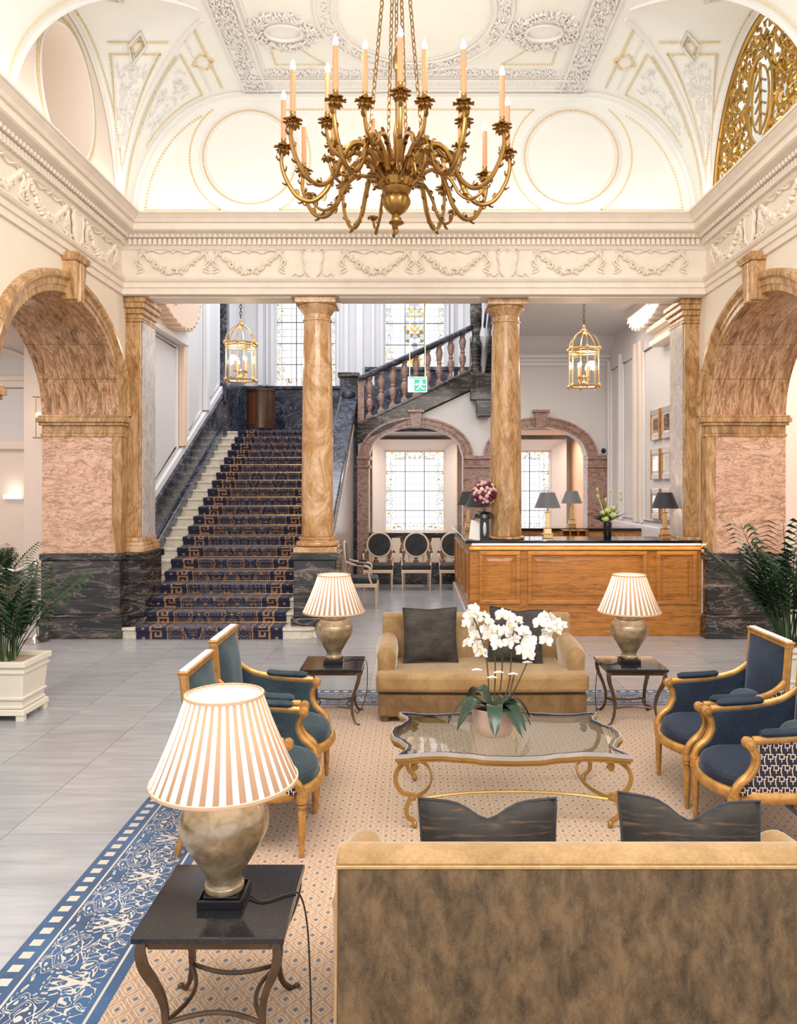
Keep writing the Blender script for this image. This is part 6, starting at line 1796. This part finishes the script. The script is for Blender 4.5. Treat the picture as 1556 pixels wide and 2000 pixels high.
lowb = [(.10,4.70),(.22,4.80),(.36,4.84),(.48,4.74),(.56,4.60),(.66,4.54),(.76,4.60),(.80,4.72)]
inner = [(.08,4.78),(.12,4.95),(.24,5.08),(.36,5.04),(.42,4.94),(.50,4.90),(.59,4.96),(.635,5.08),(.63,5.18)]
am = arm_mesh(outer, .023, 16, 1).mesh('arm', G); im = arm_mesh(inner, .021, 12, 2).mesh('arm', G)
sm_ = arm_mesh(lowb, .016, 9, 3).mesh('lower_scroll', G)
pm = pan_mesh().mesh('drip_pan', G)
cnm = MB().lathe([(.025,0),(.0235,.36)], 12).mesh('candle', M['candle'])
blm = MB().lathe([(.010,0),(.020,.015),(.024,.035),(.014,.07),(.003,.095)], 10).mesh('flame_bulb', M['bulb'])
def put(me, par, loc, rz=0, sc=1):
    o = bpy.data.objects.new(me.name, me); COL.objects.link(o); o.parent = par; o.location = loc; o.rotation_euler = (0,0,rz); o.scale = (1,1,sc); return o
for k in range(12):
    a = R(-90+3+30*k); ao = put(am, ch, (0,0,0), a)
    put(pm, ao, (.99*KS,0,5.02)); put(cnm, ao, (.99*KS,0,5.13)); put(blm, ao, (.99*KS,0,5.49))
    if k % 2 == 0: put(sm_, ch, (0,0,0), a+R(15))
for k in range(8):
    a = R(-90+22.5+45*k); ao = put(im, ch, (0,0,0), a)
    put(pm, ao, (.63*KS,0,5.17)); put(cnm, ao, (.63*KS,0,5.28)); put(blm, ao, (.63*KS,0,5.64))
def chain(x0, y0, z0, x1, y1, z1):
    g = MB(); A = Vector((x0,y0,z0)); B = Vector((x1,y1,z1)); n = int((B-A).length/.062); d = (B-A).normalized(); s1 = d.orthogonal().normalized(); s2 = d.cross(s1)
    for i in range(n):
        c = A.lerp(B, (i+.5)/n); s = s1 if i % 2 else s2
        g.tube([c+s*.017*cos(t)+d*.042*sin(t) for t in [2*PI*j/10 for j in range(10)]], .0055, 5, True)
    g.build('chain', G, ch)
for k in range(4):
    a = R(20+90*k); chain(.26*cos(a), .26*sin(a), 5.15, .11*cos(a), .11*sin(a), 6.75)
    MB().tube([(.10*cos(a), .10*sin(a), 4.80), (.26*cos(a), .26*sin(a), 5.15)], .008, 6).build('chain_hook', G, ch)
chain(0,0,5.95,0,0,6.75)
MB().tube([(0,0,5.25),(0,0,6.0)], .012, 8).lathe([(.02,5.80),(.035,5.84),(.035,5.92),(.02,5.96)], 12).build('stem', G, ch)
MB().lathe([(.13,6.74),(.14,6.78),(.10,6.82),(.16,6.85)], 24).build('ceiling_rose', G, ch)
for k in range(4):
    l = bpy.data.lights.new('chandelier_light', 'POINT'); l.energy = 7; l.color = (1,.85,.68); l.shadow_soft_size = .12
    lo = bpy.data.objects.new('chandelier_light', l); COL.objects.link(lo); lo.parent = ch; a = PI/4+k*PI/2; lo.location = (.8*cos(a), .8*sin(a), 5.75)
